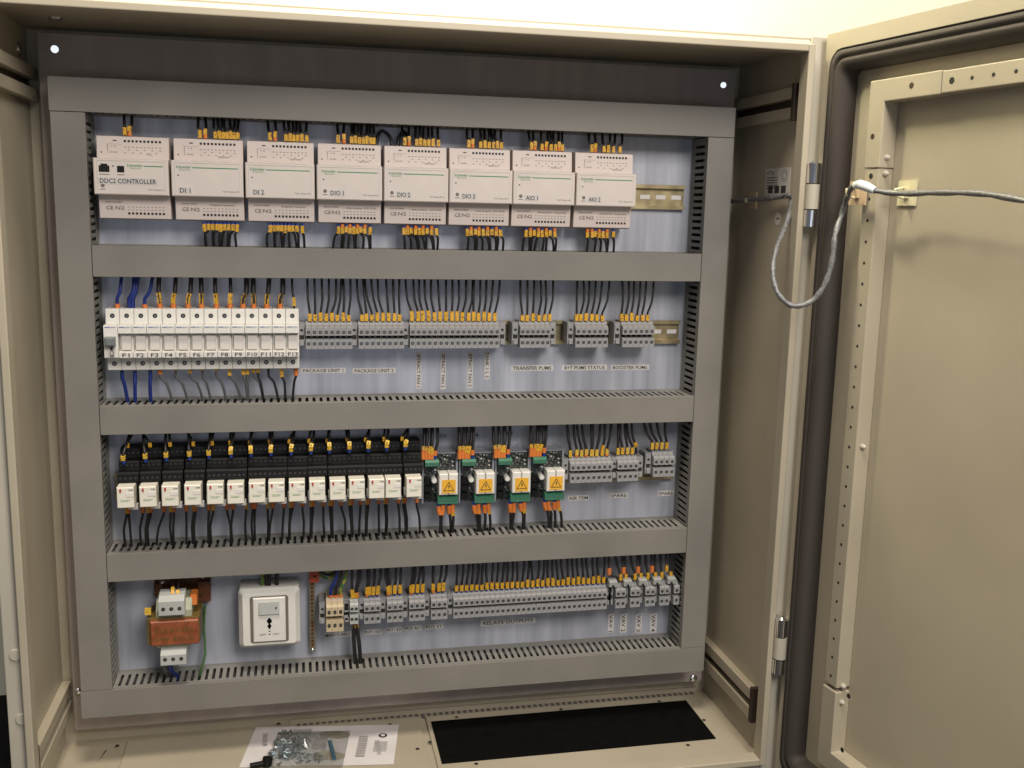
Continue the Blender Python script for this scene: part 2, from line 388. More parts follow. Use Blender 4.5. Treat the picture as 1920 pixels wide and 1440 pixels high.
# stickers on the inner right wall
def wall_tf(x, y, z): return (XR + y, x, z)   # x -> world Y (reading from left = far to near reversed)
y0, z1 = hitx(1437, 314, XR)[1:]; y1_, z0 = hitx(1480, 366, XR)[1:]
rl = MB(lambda a, b, c: (XR + b, y0 - a, c)); wdt = y0 - y1_
rl.box(0, wdt, -.0006, 0, z0 - .003, z1 - .002, paperg)
hh = z1 - z0
rl.text('RITTAL', wdt*.22, z1 - .008, -.0007, .0045, ink, width=wdt*.3)
for k in range(5): rl.box(wdt*.06, wdt*.52, -.00065, -.0006, z1 - .014 - k*.0035, z1 - .0155 - k*.0035, ink2)
for k in range(3): rl.box(wdt*(.15 + .26*k), wdt*(.34 + .26*k), -.00065, -.0006, z0 + .003, z0 + .013, ink)
for rr_, m_ in ((.0085, ink), (.0078, paperg), (.0055, ink), (.0048, paperg)): rl.disc(wdt*.78, z1 - .013, -.00066 - (.0085-rr_)*.05, -.0006, rr_, m_, 18)
tag(rl.build('rating_plate'), 'pale printed rating plate stuck on the inner right wall', 'label')
P = hitx(1459, 410, XR); q = MB(lambda a, b, c: (XR + b, P[1] - a, P[2] + c)); q.disc(0, 0, -.0006, 0, .0095, paper, 20); q.box(-.005, .005, -.0008, -.0006, -.001, .001, ink2)
tag(q.build('round_sticker'), 'small round white sticker below the rating plate', 'sticker')

# ------------------------------------------------------------------ cable trunking
P9 = .00955; OFF = .3055
def trunk_h(z0, z1, x0, x1, label, full=False):
    t = thing('cable_trunking', label, 'cable trunking', (0, 0, 0), 'grey slotted trunking round and across the mounting plate')
    b = MB(); b.box(x0, x1, -.0015, -.0002, z0, z1, basem)
    for zw in (z0 + .0012, z1 - .0024):
        b.box(x0, x1, -.0120, -.0016, zw, zw + .0012, basem); b.box(x0, x1, -.0590, -.0475, zw, zw + .0012, basem)
        k0 = math.ceil((x0 + .001 - OFF) / P9); xs = [OFF + k*P9 for k in range(k0, 200) if OFF + k*P9 < x1 - .002]
        prev = x0
        for xx in xs:
            b.box(prev, xx - .0021, -.0474, -.0121, zw, zw + .0012, basem); prev = xx + .0021
        if prev < x1: b.box(prev, x1, -.0474, -.0121, zw, zw + .0012, basem)
    b.build('trunking_base', t)
    c = MB(); c.prismx([(-.0605, z0), (-.0605, z1), (-.0540, z1), (-.0540, z1-.0010), (-.0592, z1-.0010), (-.0592, z0+.0010), (-.0540, z0+.0010), (-.0540, z0)], x0, x1, trunkm)
    c.build('trunking_cover', t, bevel=.0006)
    f = MB(); zc = (z0+z1)/2
    for k in range(5):
        f.tube([(x0+.003+(x1-x0-.006)*i/8, -.012 - .007*k + random.uniform(-.004, .004), zc + (k % 3 - 1)*.009 + random.uniform(-.003, .003)) for i in range(9)], .0042, wblack, 6)
    tag(f.build('wire_bundle', t), kind='stuff')
    return t
def trunk_v(x0, x1, z0, z1, label):
    t = thing('cable_trunking', label, 'cable trunking', (0, 0, 0), 'grey slotted trunking round and across the mounting plate')
    b = MB(); b.box(x0, x1, -.0015, -.0002, z0, z1, basem)
    for xw in (x0 + .0012, x1 - .0024):
        b.box(xw, xw+.0012, -.0120, -.0016, z0, z1, basem); b.box(xw, xw+.0012, -.0590, -.0475, z0, z1, basem)
        prev = z1; zz = z1 - .012
        while zz > z0 + .004:
            b.box(xw, xw+.0012, -.0474, -.0121, prev, zz + .0021, basem); prev = zz - .0021; zz -= P9
        b.box(xw, xw+.0012, -.0474, -.0121, prev, z0, basem)
    b.build('trunking_base', t)
    c = MB()
    pr = [(-.0605, x0), (-.0605, x1), (-.0540, x1), (-.0540, x1-.0010), (-.0592, x1-.0010), (-.0592, x0+.0010), (-.0540, x0+.0010), (-.0540, x0)]
    n = len(pr); vs = [(x, y, z0) for y, x in pr] + [(x, y, z1) for y, x in pr]
    c.poly(vs, [tuple(range(n)), tuple(range(n, 2*n))[::-1]] + [(i, n+i, n + (i+1) % n, (i+1) % n) for i in range(n)], trunkm)
    c.build('trunking_cover', t, bevel=.0006)
    f = MB(); xc = (x0+x1)/2
    for k in range(5):
        f.tube([(xc + (k % 3 - 1)*.009 + random.uniform(-.003, .003), -.012 - .007*k, z0+.003+(z1-z0-.006)*i/8) for i in range(9)], .0042, wblack, 6)
    tag(f.build('wire_bundle', t), kind='stuff')
    return t
TZ = [(-.0410, 0), (-.2435, -.2040), (-.4490, -.4105), (-.6500, -.6110), (-.8425, -.8035)]
trunk_h(*TZ[0], 0, .9, 'grey trunking along the top, above the controller modules')
trunk_h(*TZ[1], .0418, .8605, 'grey trunking bar between the controller modules and the breakers')
trunk_h(*TZ[2], .0418, .8605, 'grey trunking bar between the breakers and the relays')
trunk_h(*TZ[3], .0418, .8605, 'grey trunking bar between the relays and the transformer row')
trunk_h(*TZ[4], 0, .9, 'grey trunking along the bottom, below the transformer and socket')
trunk_v(.001, .0410, -.8030, -.0417, 'tall grey vertical trunking at the left of the breakers')
trunk_v(.8612, .9, -.8030, -.0417, 'tall grey vertical trunking at the right of the terminal strips')

# ------------------------------------------------------------------ rails
def rail(x0, x1, zc, label, m=None, mm=brassr):
    b = MB(); prof = [(-.0003, zc-.013), (-.0003, zc+.013), (-.0070, zc+.0135), (-.0070, zc+.0175), (-.0085, zc+.0175), (-.0085, zc+.0122), (-.0018, zc+.0118), (-.0018, zc-.0118), (-.0085, zc-.0122), (-.0085, zc-.0175), (-.0070, zc-.0175), (-.0070, zc-.0135)]
    b.prismx(prof, x0, x1, mm)
    x = x1 - .004
    while x > x0 + .02 and x > x1 - .085:
        b.box(x - .015, x, -.0022, -.00185, zc - .003, zc + .003, paperg if mm is brassr else platem); x -= .024
    return tag(b.build('mounting_rail'), label, 'rail', 'brass coloured rails behind the modules')
rail(.046, .8515, -.125, 'yellowish slotted rail carrying the controller modules')
rail(.046, .8545, -.3225, 'brassy rail carrying the breakers and the package unit terminals')
rail(.046, .8550, -.532, 'rail behind the relays and the circuit boards')
rail(.318, .8550, -.721, 'rail carrying the bottom row of terminals')

# ------------------------------------------------------------------ controller modules
fx = [(175, 317), (321, 457), (460, 591), (594, 718), (720, 842), (843, 962), (962.5, 1079), (1081, 1194)]
names = ['DDC2 CONTROLLER', 'DI 1', 'DI 2', 'DIO 1', 'DIO 2', 'DIO 3', 'AIO 1', 'AIO 2']
mn = ['511', '421', '421', '451A', '451A', '451A', '491', '491']
modx = []
for i, (a, b_) in enumerate(fx):
    x0 = Xat(a, -.118, -.062); x1 = Xat(b_, -.118, -.062); modx.append((x0, x1)); wd = x1 - x0; xc = (x0+x1)/2
    zt = -.0953 - .0003*i; 
    t = thing('controller_module', 'cream controller module with a label reading ' + names[i], 'controller', (xc, 0, -.118), 'cream controller modules in the top row')
    hw = wd/2
    b = MB(); prof = [(-.009, .0515), (-.030, .0515), (-.0425, .0500), (-.0450, .024), (-.0450, -.024), (-.0425, -.0520), (-.030, -.0535), (-.009, -.0535)]
    b.prismx(prof, -hw + .002, hw - .0012, modm)
    b.build('housing', t, bevel=.0006)
    f = MB(); f.cbox(-hw, hw - .0008, -.062, -.045, -.0225, .0222, .0012, modf)
    f.box(-hw+.004, hw-.005, -.0621, -.0620, .0187, .0190, ink2); f.box(hw-.0053, hw-.005, -.0621, -.0620, -.019, .019, recess); f.box(-hw+.004, -hw+.0043, -.0621, -.0620, -.019, .019, recess)
    f.build('front_cover', t)
    lg = MB(); lx = -hw + (.006 if i else .040); 
    lg.box(lx + .020, hw - .007, -.0622, -.0620, .0128, .0140, logog)
    lg.text('Schneider', lx, .0142, -.0622, .0036, logog, width=.0185, align='l'); lg.text('Electric', lx + .004, .0108, -.0622, .0026, logop, width=.013, align='l')
    lg.build('logo', t)
    pr = MB()
    pr.text('TAC Xenta ' + mn[i], hw - .016, -.0155, -.0622, .0020, ink2, width=.020)
    if i >= 3 or i == 0:
        pr.disc(-hw + .0105, -.0115, -.0622, -.0620, .0025, ink2, 10); pr.box(-hw+.0075, -hw+.0135, -.0622, -.062, -.0165, -.0155, ink2)
    if i: pr.disc(-hw + .0085, .0035, -.0622, -.0620, .0010, ink, 8)
    # printed legends and screw holes on both shoulders
    def zs(z, top=True):   # front surface of the shoulder
        a = abs(z); return -(.0450 - (a - .024) / (.026 if top else .028) * .0025) - .0002
    for k in range(10):
        xk = -hw + wd * (.40 + .052*k)
        pr.box(xk - .0014, xk + .0014, zs(.0445), zs(.0445)+.002, .0431, .0459, dark)
        xk2 = -hw + wd * (.42 + .052*k)
        pr.box(xk2 - .0014, xk2 + .0014, zs(-.0455, False), zs(-.0455, False)+.002, -.0469, -.0441, dark)
        for zz in ((.037, .0335) if k % 2 else (.037, .0300)): pr.box(xk - .0010, xk + .0012, zs(zz), zs(zz)+.002, zz - .0004, zz + .0005, ink2)
        for zz in (-.0375, -.041): pr.box(xk2 - .0012, xk2 + .0012, zs(zz, False), zs(zz, False)+.002, zz - .0004, zz + .0004, ink2)
    pr.box(-hw + wd*.24, -hw + wd*.29, zs(.0450), zs(.045)+.002, .0441, .0455, ink)
    pr.text('4  1A', -hw + wd*.25, .0380, zs(.037) - .0001, .0019, ink2); pr.text('24 VAC', -hw + wd*.25, .0305, zs(.0290) - .0001, .0019, ink2)
    pr.box(-hw + wd*.17, -hw + wd*.174, zs(.03), zs(.03)+.002, .0285, .0405, ink2); pr.box(-hw + wd*.17, -hw + wd*.36, zs(.041), zs(.041)+.002, .0403, .0406, ink2)
    pr.text(('' if not i else 'Digital Inputs') or 'U U B', -hw + wd*.72, .0285, zs(.0270) - .0001, .0019, ink2)
    pr.disc(-hw + wd*.085, .0300, zs(.03), zs(.03)+.002, .0010, ink, 8)
    pr.text('CE', -hw + wd*.165, -.0385, zs(-.037, False) - .0003, .0046, ink2, width=.0085); pr.text('N2', -hw + wd*.30, -.0385, zs(-.037, False) - .0003, .0044, ink2, width=.011)
    pr.text('MADE IN SWEDEN', -hw + wd*.22, -.0315, zs(-.031, False) - .0003, .0016, ink2, width=.019)
    if i: pr.text('Digital Inputs' if i < 3 else ('Relay Outputs   DO1 DO2' if i < 6 else 'Sensor Inputs'), -hw + wd*.68, -.0325, zs(-.032, False) - .0003, .0019, ink2, width=.030 if i < 3 else .04)
    pr.build('printing', t)
    lb = MB(); nm = names[i]
    if i == 0: lw, lh, lx, lz, tw = .072, .0085, -.004, -.0055, .067
    else: lw = .0158 if i < 3 else .0205; lh = .0078; lx = -hw + (.0165 if i < 3 else .0260); lz = -.0150 if i < 3 else -.0135; tw = lw*.82
    if i == 1: nm = 'DI 1'
    lb.box(lx - lw/2, lx + lw/2, -.0624, -.0620, lz - lh/2, lz + lh/2, paper); lb.text(nm, lx, lz, -.0626, .0058, ink, width=tw)
    lb.build('label_strip', t)
    if i == 0:
        for xa, wdd, nmp in ((-hw + .0130, .0125, 'network_port'), (-hw + .0325, .0085, 'service_port')):
            q = MB(); q.box(xa - wdd/2, xa + wdd/2, -.0622, -.060, .0050, .0130, blackm); 
            if nmp == 'network_port': q.box(xa - .004, xa + .004, -.0622, -.060, .0130, .0152, blackm)
            q.box(xa - wdd/2, xa + wdd/2, -.0621, -.0618, .0016, .0026, ink2); q.build(nmp, t)
        q = MB(); q.disc(-hw + .0235, .0125, -.0623, -.062, .0010, ink, 8); q.build('indicator', t)

# ------------------------------------------------------------------ breakers
BX0, BX1 = .0516, .2963; bp = (BX1 - BX0) / 14
def breaker(i):
    t = thing('circuit_breaker', '', 'circuit breaker', (BX0 + bp*(i + .5), 0, -.326), 'white circuit breakers in one row')
    h = bp/2 - .00025
    b = MB(); prof = [(-.009, .0405), (-.0440, .0405), (-.0460, .0395), (-.0470, .0215), (-.0650, .0210), (-.0655, .0200), (-.0655, .0105), (-.0540, .0095), (-.0540, -.0125), (-.0655, -.0135), (-.0655, -.0205), (-.0640, -.0215), (-.0470, -.0222), (-.0460, -.0395), (-.0440, -.0405), (-.009, -.0405)]
    if i == 0: prof = prof[:7] + [(-.0655, -.0205)] + prof[11:]
    b.prismx(prof, -h, h, white)
    b.build('case', t, bevel=.0004)
    q = MB()
    if i: q.prismx([(-.0538, .0080), (-.0590, .0070), (-.0600, -.0110), (-.0538, -.0118)], -h + .003, h - .0022, toggm); q.box(-h+.003, h-.0022, -.0602, -.0590, -.0118, -.0106, recess)
    else:
        q.cbox(-.0062, .0062, -.0760, -.0650, -.0050, .0068, .002, greytog)
    q.build('toggle', t)
    q = MB()
    for zz, yy in ((.0315, -.0466), (-.0310, -.0467)): q.disc(0, zz, yy - .0003, yy + .002, .0030, dark, 12); q.disc(0, zz, yy - .0005, yy, .0016, screwm, 8)
    q.build('terminal_screws', t)
    q = MB(); q.text('merlin gerin', 0, .0190, -.0658, .0016, inkb, width=.013); q.box(-h + .0015, -.001, -.0657, -.0655, .0183, .0192, inkb); q.build('printing', t)
    q = MB()
    if i: q.box(-h + .0015, h - .0010, -.0660, -.0656, -.0208, -.0140, paper); q.text('F%d' % i, .0003, -.0174, -.0662, .0052, ink, width=.009 if i < 10 else .0125)
    else: q.box(-.0042, .0048, -.0660, -.0656, -.0200, -.0060, paper); q.text('MCB', .0008, -.0132, -.0662, .0050, ink, rot=-math.pi/2)
    q.build('label_strip', t)
    t['label'] = ('white circuit breaker labelled F%d in the breaker row' % i) if i else 'white main breaker labelled MCB with a grey toggle, at the row\'s left end'
    return t
for i in range(14): breaker(i)

# ------------------------------------------------------------------ terminals
def term_mesh(wd, body, groove=True, hgt=.0365, y=-.046):
    b = MB(); h = wd/2 - .00015; H = hgt/2
    prof = [(-.009, H), (-.034, H), (-.036, H-.002), (-.0375, H-.0045), (y+.003, H-.006), (y, H-.008), (y, .0000), (y+.010, -.0005), (y+.010, -.0045), (y, -.005), (y, -H), (-.009, -H)]
    b.prismx(prof, -h, h, body)
    b.box(-h, h, -.0352, -.0340, H-.0043, H-.0036, termd)
    b.box(-h+.0012, h-.0012, y+.0095, y+.0105, -.0044, -.0006, blackm)
    for zz in (.0045, -.0110):
        b.disc(0, zz, y-.0002, y+.001, .0024, dark, 10); b.disc(0, zz, y-.0004, y, .0014, screwm, 8)
    return b
TERM = {}
def strip(x0, x1, zc, n, label, bl=True, br=True, body=None, hgt=.0365, brx=None, group='grey terminal strips'):
    body = body or termm; t = thing('terminal_strip', label, 'terminal strip', (x0, 0, zc), group)
    wd = (x1 - x0) / n; key = (round(wd, 4), body.name, hgt)
    first = None
    for k in range(n):
        if first is None: o = term_mesh(wd, body, hgt=hgt).build('terminal', t); first = o
        else: o = first.copy(); COL.objects.link(o); o.parent = t
        o.location = (wd*(k + .5), 0, 0)
    def br_(xa, s):
        b = MB(); b.box(xa - .0045, xa + .0045, -.036, -.009, -.0150, .0165, body if body is not beiget else termm)
        b.box(xa - .0035, xa + .0035, -.0375, -.036, .000, .013, termm); b.disc(xa, .0065, -.0378, -.036, .002, dark, 8); b.box(xa-.003, xa+.003, -.0365, -.036, -.006, -.001, dark)
        b.box(xa - .0028, xa + .0028, -.040, -.036, -.014, -.008, termm)
        b.build('end_bracket', t)
    if bl: br_(-.0052, -1)
    if br: br_(x1 - x0 + .0052, 1)
    return t
def pxs(a, b, z, Y=-.045): return Xat(a, z, Y), Xat(b, z, Y)
Z2 = -.3215
st2 = [(573, 661, 8, 'grey eight-way terminal strip above the PACKAGE UNIT 1 label', 1, 0), (672, 758, 8, 'grey eight-way terminal strip above the PACKAGE UNIT 2 label', 1, 0),
       (768.5, 937, 16, 'long grey terminal strip above the upright fan labels', 1, 1), (975, 1032, 6, 'grey six-way terminal strip above the TRANSFER PUMS label', 1, 1),
       (1079, 1140, 6, 'grey six-way terminal strip above the PUMS STATUS label', 1, 0), (1167, 1227, 6, 'grey six-way terminal strip above the BOOSTER PUMS label', 1, 0)]
for a, b_, n, lab, l, rr in st2:
    x0, x1 = pxs(a, b_, Z2); strip(x0, x1, Z2, n, lab, l, rr)
Z3 = -.518
def s3(a, b_, n, zc, lab, l=1, r_=0):
    x0, x1 = pxs(a, b_, zc); strip(x0, x1, zc, n, lab, l, r_)
s3(1069, 1148, 8, -.5215, 'grey eight-way terminal strip above the AIR TEM label', 1, 1)
s3(1157.5, 1197, 4, -.5215, 'grey four-way terminal strip above the middle SPARE label', 0, 1)
s3(1225, 1265, 4, -.5165, 'slightly raised grey four-way terminal strip in the row\'s right corner', 1, 0)
Z4 = -.7195
s3(611.5, 644, 3, -.7215, 'beige three-way mains terminal strip right of the slotted earth bar', 1, 1)
for o in list(bpy.data.objects):
    if o.get('label', '').startswith('beige three-way'):
        for ch in o.children:
            if ch.name.startswith('terminal'): ch.data.materials[0] = beiget; ch.scale = (1, 1.08, 1.28)
s3(656, 672, 2, Z4+.001, 'pale two-way terminal strip with two black cables hanging below', 1, 1)
for o in list(bpy.data.objects):
    if o.get('label', '').startswith('pale two-way'):
        for ch in o.children:
            if ch.name.startswith('terminal'): ch.data.materials[0] = tgrey
s3(682.5, 714, 3, Z4, 'grey three-way terminal strip, first right of the hanging black cables', 0, 0)
s3(725.5, 756, 3, Z4, 'grey three-way terminal strip, second right of the hanging black cables', 1, 0)
s3(767, 797, 3, Z4, 'grey three-way terminal strip, third right of the hanging black cables', 1, 0)
s3(808, 839, 3, Z4, 'grey three-way terminal strip just left of the long relay strip', 1, 1)
s3(850, 1138, 30, Z4, 'very long grey thirty-way terminal strip above the RELAYS OUTPUTS label', 0, 1)
grp5 = [(1154, 1173), (1181.5, 1200.5), (1209.5, 1228.5), (1236.5, 1255), (1263, 1274)]
for i, (a, b_) in enumerate(grp5):
    x0, x1 = pxs(a, b_, Z4)
    s = strip(x0, x1, Z4, 2 if i < 4 else 1, 'small grey terminal pair with a raised plug, %s from the left after the long strip' % ORD[i], 1, 0)
    q = MB(); q.prismx([(-.034, .017), (-.046, .016), (-.048, .024), (-.040, .0265), (-.034, .026)], -.011, .0015, tgrey); q.disc(-.005, .018, -.0485, -.046, .0016, dark, 8); q.build('raised_plug', s)

# labels on the plate -------------------------------------------------------
def plate_label(txt, u0, v0, u1, v1, label, vert=False, pm=None, im=None, frac=.9, y=-.0006):
    x0, z1 = at((u0), (v0+v1)/2 if not vert else v0, y); x1, z0 = at(u1, (v0+v1)/2 if not vert else v1, y)
    xm, zt = at((u0+u1)/2, v0, y); _, zb = at((u0+u1)/2, v1, y)
    xc, zc = (x0+x1)/2, (zt+zb)/2; w_, h_ = abs(x1-x0), abs(zt-zb)
    if vert: xa, _ = at(u0, (v0+v1)/2, y); xb, _ = at(u1, (v0+v1)/2, y); w_ = xb-xa; xc = (xa+xb)/2
    b = MB()
    if pm is not False: b.box(xc-w_/2, xc+w_/2, -.0006, -.0001, zc-h_/2, zc+h_/2, pm or paperg)
    if vert: b.text(txt, xc, zc, -.0008, w_*.62, im or ink, rot=-math.pi/2, width=h_*frac)
    else: b.text(txt, xc, zc, -.0008, h_*.62, im or ink, width=w_*frac)
    return tag(b.build('label_strip'), label, 'label', 'printed label strips stuck on the plate')
plate_label('PACKAGE UNIT 1', 564, 690, 648, 699.5, 'white strip reading PACKAGE UNIT 1')
plate_label('PACKAGE UNIT 2', 661, 690, 742, 700, 'white strip reading PACKAGE UNIT 2')
for t_, u, v0, v1 in (('XTRACT FAN 1', 785, 661, 729), ('XTRACT FAN 2', 831, 660, 730), ('XTRACT FAN 3', 881.5, 659, 728), ('TANK 1 L S', 913.5, 657, 711)):
    plate_label(t_, u-5, v0, u+5, v1, 'upright white strip reading ' + t_, True)
plate_label('TRANSFER PUMS', 958, 684.5, 1037.5, 695.5, 'white strip reading TRANSFER PUMS')
plate_label('B+T PUMS STATUS', 1054, 684, 1138, 694.5, 'white strip reading B+T PUMS STATUS')
plate_label('BOOSTER PUMS', 1145.5, 684, 1217, 694, 'white strip reading BOOSTER PUMS')
plate_label('AIR TEM', 1065, 929, 1104, 938.5, 'grey strip reading AIR TEM')
plate_label('SPARE', 1143, 924.5, 1177, 934, 'dull strip reading SPARE below the four-way terminals')
plate_label('SPARE', 1234, 920, 1263, 930, 'shiny strip reading SPARE in the corner by the right trunking', pm=paper)
plate_label('MAIN SUPPLY', 609, 1185.5, 658, 1195, 'white strip reading MAIN SUPPLY below the beige terminals', frac=.95)
plate_label('PUT1 RD', 682, 1180.5, 715, 1189.5, 'white strip reading PUT1 RD')
plate_label('PUT1 BO', 724, 1176.5, 754, 1185.5, 'white strip reading PUT1 BO')
plate_label('PU2 RD', 758, 1173.5, 790, 1182.5, 'white strip reading PU2 RD')
plate_label('PU2 ST', 797, 1170.5, 831, 1179.5, 'white strip reading PU2 ST')
plate_label('RELAYS OUTPUTS', 901, 1160.5, 1004, 1171, 'white strip reading RELAYS OUTPUTS')
for i, (u0, u1) in enumerate(((1140, 1151), (1163, 1175), (1192, 1203.5), (1219, 1231.5))):
    plate_label('VAV %d' % (i+1), u0, 1151, u1, 1186, 'short upright strip reading VAV %d' % (i+1), True, pm=paper)
for i, (u, v) in enumerate(((830, 817), (890, 815), (955, 812), (1019, 811))):
    plate_label('IO%d' % (i+5), u-8, v-5, u+8, v+5, 'handwritten IO%d mark on the plate above a circuit board' % (i+5), pm=False, im=ink)

# ------------------------------------------------------------------ relays
RL = [219,261.7,304.4,346.7,386.7,426.5,466.9,504.5,542.3,580.6,618.8,653.8,690.6,724.4,761.5]
relx = []
def relay():
    t = thing('relay', '', 'relay', (0, 0, -.5275), 'relays in black sockets')
    s = MB(); hw = .0133
    prof = [(-.009, .0545), (-.030, .0545), (-.032, .0525), (-.033, .041), (-.046, .040), (-.048, .038), (-.049, .029), (-.060, .028), (-.062, .026), (-.063, .0145), (-.058, .0135), (-.058, -.016), (-.050, -.021), (-.040, -.024), (-.009, -.024)]
    s.prismx(prof, -hw, hw, black)
    s.build('socket', t, bevel=.0005)
    q = MB()
    for z_, y_ in ((.0475, -.0326), (.0345, -.0486), (.0205, -.0626)):
        for k in range(4): q.disc(-.0095 + .0063*k, z_, y_ - .0005, y_ + .001, .0018, ringd, 8)
    q.build('terminal_screws', t)
    r_ = MB(); r_.cbox(-.0115, .0095, -.083, -.0582, -.0140, .0135, .0009, whiter)
    r_.box(-.0003, .0093, -.0836, -.083, .0010, .0060, white)
    r_.text('RXM', .0058, .0100, -.0833, .0020, ink, width=.0050)
    r_.text('Telemecanique', -.001, -.0030, -.0832, .0020, logop, width=.013); r_.box(-.007, .003, -.0832, -.083, -.0055, -.0046, logop)
    r_.build('relay_case', t)
    q = MB(); q.box(-.0078, -.0056, -.0842, -.0831, .0075, .0115, redm); q.build('test_button', t)
    q = MB(); q.box(-.0005, .0115, -.0655, -.0585, -.0215, -.0145, paperg); q.text('K1', .0055, -.018, -.0657, .0035, ink2); q.build('tag', t)
    q = MB(); q.box(-.0132, -.0118, -.070, -.058, -.0150, -.006, tgrey); q.build('clip', t)
    return t
r0 = relay()
for i, u in enumerate(RL):
    x = Xat(u, -.5275, -.083) + .0115; relx.append(x)
    o = r0 if i == 0 else copy_tree(r0)
    o.location = (x, 0, -.5275 + random.uniform(-.0003, .0003)); o.rotation_euler = (0, random.uniform(-.008, .008), random.uniform(-.012, .012)); o['label'] = '%s white relay from the left in the black socket row' % ORD[i]

# ------------------------------------------------------------------ interface boards
bpx = [(790, 858, 849, 941), (859, 926, 847, 940), (927, 992, 845, 938), (992.5, 1054, 842.5, 935)]
brd = []
def board():
    t = thing('circuit_board', '', 'circuit board', (0, 0, 0), 'circuit boards with yellow warning stickers')
    w_, h_ = .0515, .0735
    c_ = MB(); c_.box(-w_/2, w_/2, -.028, -.009, -h_/2, h_/2, carrier); c_.box(w_/2 - .0028, w_/2, -.034, -.028, -h_/2, h_/2, carrier); c_.box(-w_/2, -w_/2+.0022, -.034, -.028, -h_/2, h_/2, carrier); c_.box(-w_/2+.0022, w_/2-.0028, -.032, -.028, h_/2-.0015, h_/2, carrier)
    c_.build('carrier', t)
    p_ = MB(); p_.box(-w_/2+.0026, w_/2-.0032, -.0305, -.0282, -h_/2+.001, h_/2-.0018, pcb)
    rnd = random.Random(3)
    for k in range(26):
        x = rnd.uniform(-.002, .020); z = rnd.uniform(.016, .033); p_.box(x, x+rnd.uniform(.001, .003), -.0325, -.0305, z, z+rnd.uniform(.001, .0022), rnd.choice((paperg, screwm, black, steel, termd)))
    for k in range(14):
        x = rnd.uniform(-.022, -.006); z = rnd.uniform(-.034, .012); p_.box(x, x+rnd.uniform(.001, .004), -.0335, -.0305, z, z+rnd.uniform(.001, .004), rnd.choice((termd, screwm, black, black, black)))
    for k in range(3):
        p_.box(-.022, -.012, -.0375, -.0305, -.030+.011*k*1.0, -.022+.011*k, black)
    p_.build('printed_board', t)
    q = MB(); q.prismx([(-.0305, .0195), (-.0305, .0300), (-.042, .0295), (-.0455, .026), (-.0455, .0205), (-.042, .0195)], -.0225, -.0030, green)
    for k in range(4): q.disc(-.0198 + .005*k, .0235, -.0458, -.0455, .0012, screwm, 6)
    q.build('green_connector', t)
    q = MB(); q.prismx([(-.0305, -.0235), (-.043, -.0235), (-.0480, -.0255), (-.0480, -.0345), (-.0305, -.0360)], -.0045, .0240, green)
    for k in range(5): q.disc(-.0015 + .0056*k, -.030, -.0483, -.048, .0012, screwm, 6)
    q.build('green_connector', t)
    for xa in (-.0035, .0105):
        q = MB(); q.cbox(xa, xa+.0130, -.0520, -.0305, -.0205, .0105, .0012, white); q.build('white_relay', t)
    q = MB(); q.box(.0005, .0200, -.0528, -.0522, -.0175, .0020, warn)
    def tri(s_, m_, y_):
        q.poly([(.01025 - s_, y_, -.0145 + (.0082-s_)*.62), (.01025 + s_, y_, -.0145 + (.0082-s_)*.62), (.01025, y_, -.0145 + (.0082-s_)*.62 + s_*1.73)], [(0, 1, 2)], m_)
    tri(.0080, ink, -.0530); tri(.0062, warn, -.0532)
    q.poly([(a + .01025, -.0534, b - .0090) for a, b in ((.0004, .0052), (-.0016, .0008), (.0000, .0008), (-.0006, -.0034), (.0018, .0016), (.0004, .0016))], [(0, 1, 2, 3, 4, 5)], ink)
    q.build('warning_sticker', t)
    q = MB(); q.disc(-.0095, -.0005, -.046, -.0305, .0042, tgrey, 14, .0040); q.disc(-.0095, -.0005, -.0463, -.046, .0030, white, 14); q.build('capacitor', t)
    q = MB(); q.dome(-.0075, .0120, -.0305, .0020, .006, tapew); q.build('indicator', t)
    return t
b0 = board()
for i, (a, b_, v0, v1) in enumerate(bpx):
    x0, z1 = at(a, v0, -.031); x1, z0 = at(b_, v1, -.031)
    o = b0 if i == 0 else copy_tree(b0); xc, zc = (x0+x1)/2, (z0+z1)/2; brd.append((xc, zc)); o.location = (xc, 0, zc)
    o['label'] = 'circuit board with yellow warning sticker, %s of four beside the relays' % ('leftmost', 'second', 'third', 'rightmost')[i]

# ------------------------------------------------------------------ transformer, socket, earth bar
tx, tz = (.0876 + .158)/2, -.7255
t = thing('transformer', 'small transformer wrapped in red-brown tape with white terminal blocks', 'transformer', (tx, 0, tz))
q = MB(); q.box(-.0335, .0350, -.062, -.012, -.0165, .0215, olive); q.build('core', t, bevel=.001)
q = MB(); q.cbox(-.0285, .0340, -.0690, -.0145, -.0160, .0190, .0015, orang2)
q.text('T12 0-230V', .002, .0060, -.0693, .006, olive, width=.050); q.text('24V 63VA', .002, -.0060, -.0693, .006, olive, width=.050); q.build('winding', t, bevel=.001)
q = MB(); q.prismx([(-.020, .0200), (-.060, .0200), (-.060, .0300), (-.050, .0440), (-.020, .0440)], -.0220, .0250, bobbin)
q.build('bobbin', t, bevel=.001); q = MB(); q.prismx([(-.020, -.0172), (-.060, -.0172), (-.060, -.0230), (-.020, -.0230)], -.0220, .0220, bobbin); q.build('bobbin', t, bevel=.001)
for z0, z1, zh, w0 in ((.0285, .0560, .0375, -.0165), (-.0430, -.0205, -.0345, -.0165)):
    q = MB(); q.prismx([(-.045, z0), (-.072, z0), (-.072, z1-.008), (-.064, z1-.002), (-.045, z1)], w0, w0+.0335, tgrey)
    for k in range(3): q.disc(w0 + .0060 + .0105*k, zh, -.0724, -.071, .0027, dark, 12); q.disc(w0 + .0060 + .0105*k, zh, -.0726, -.072, .0013, screwm, 6)
    q.build('terminal_block', t, bevel=.0006)
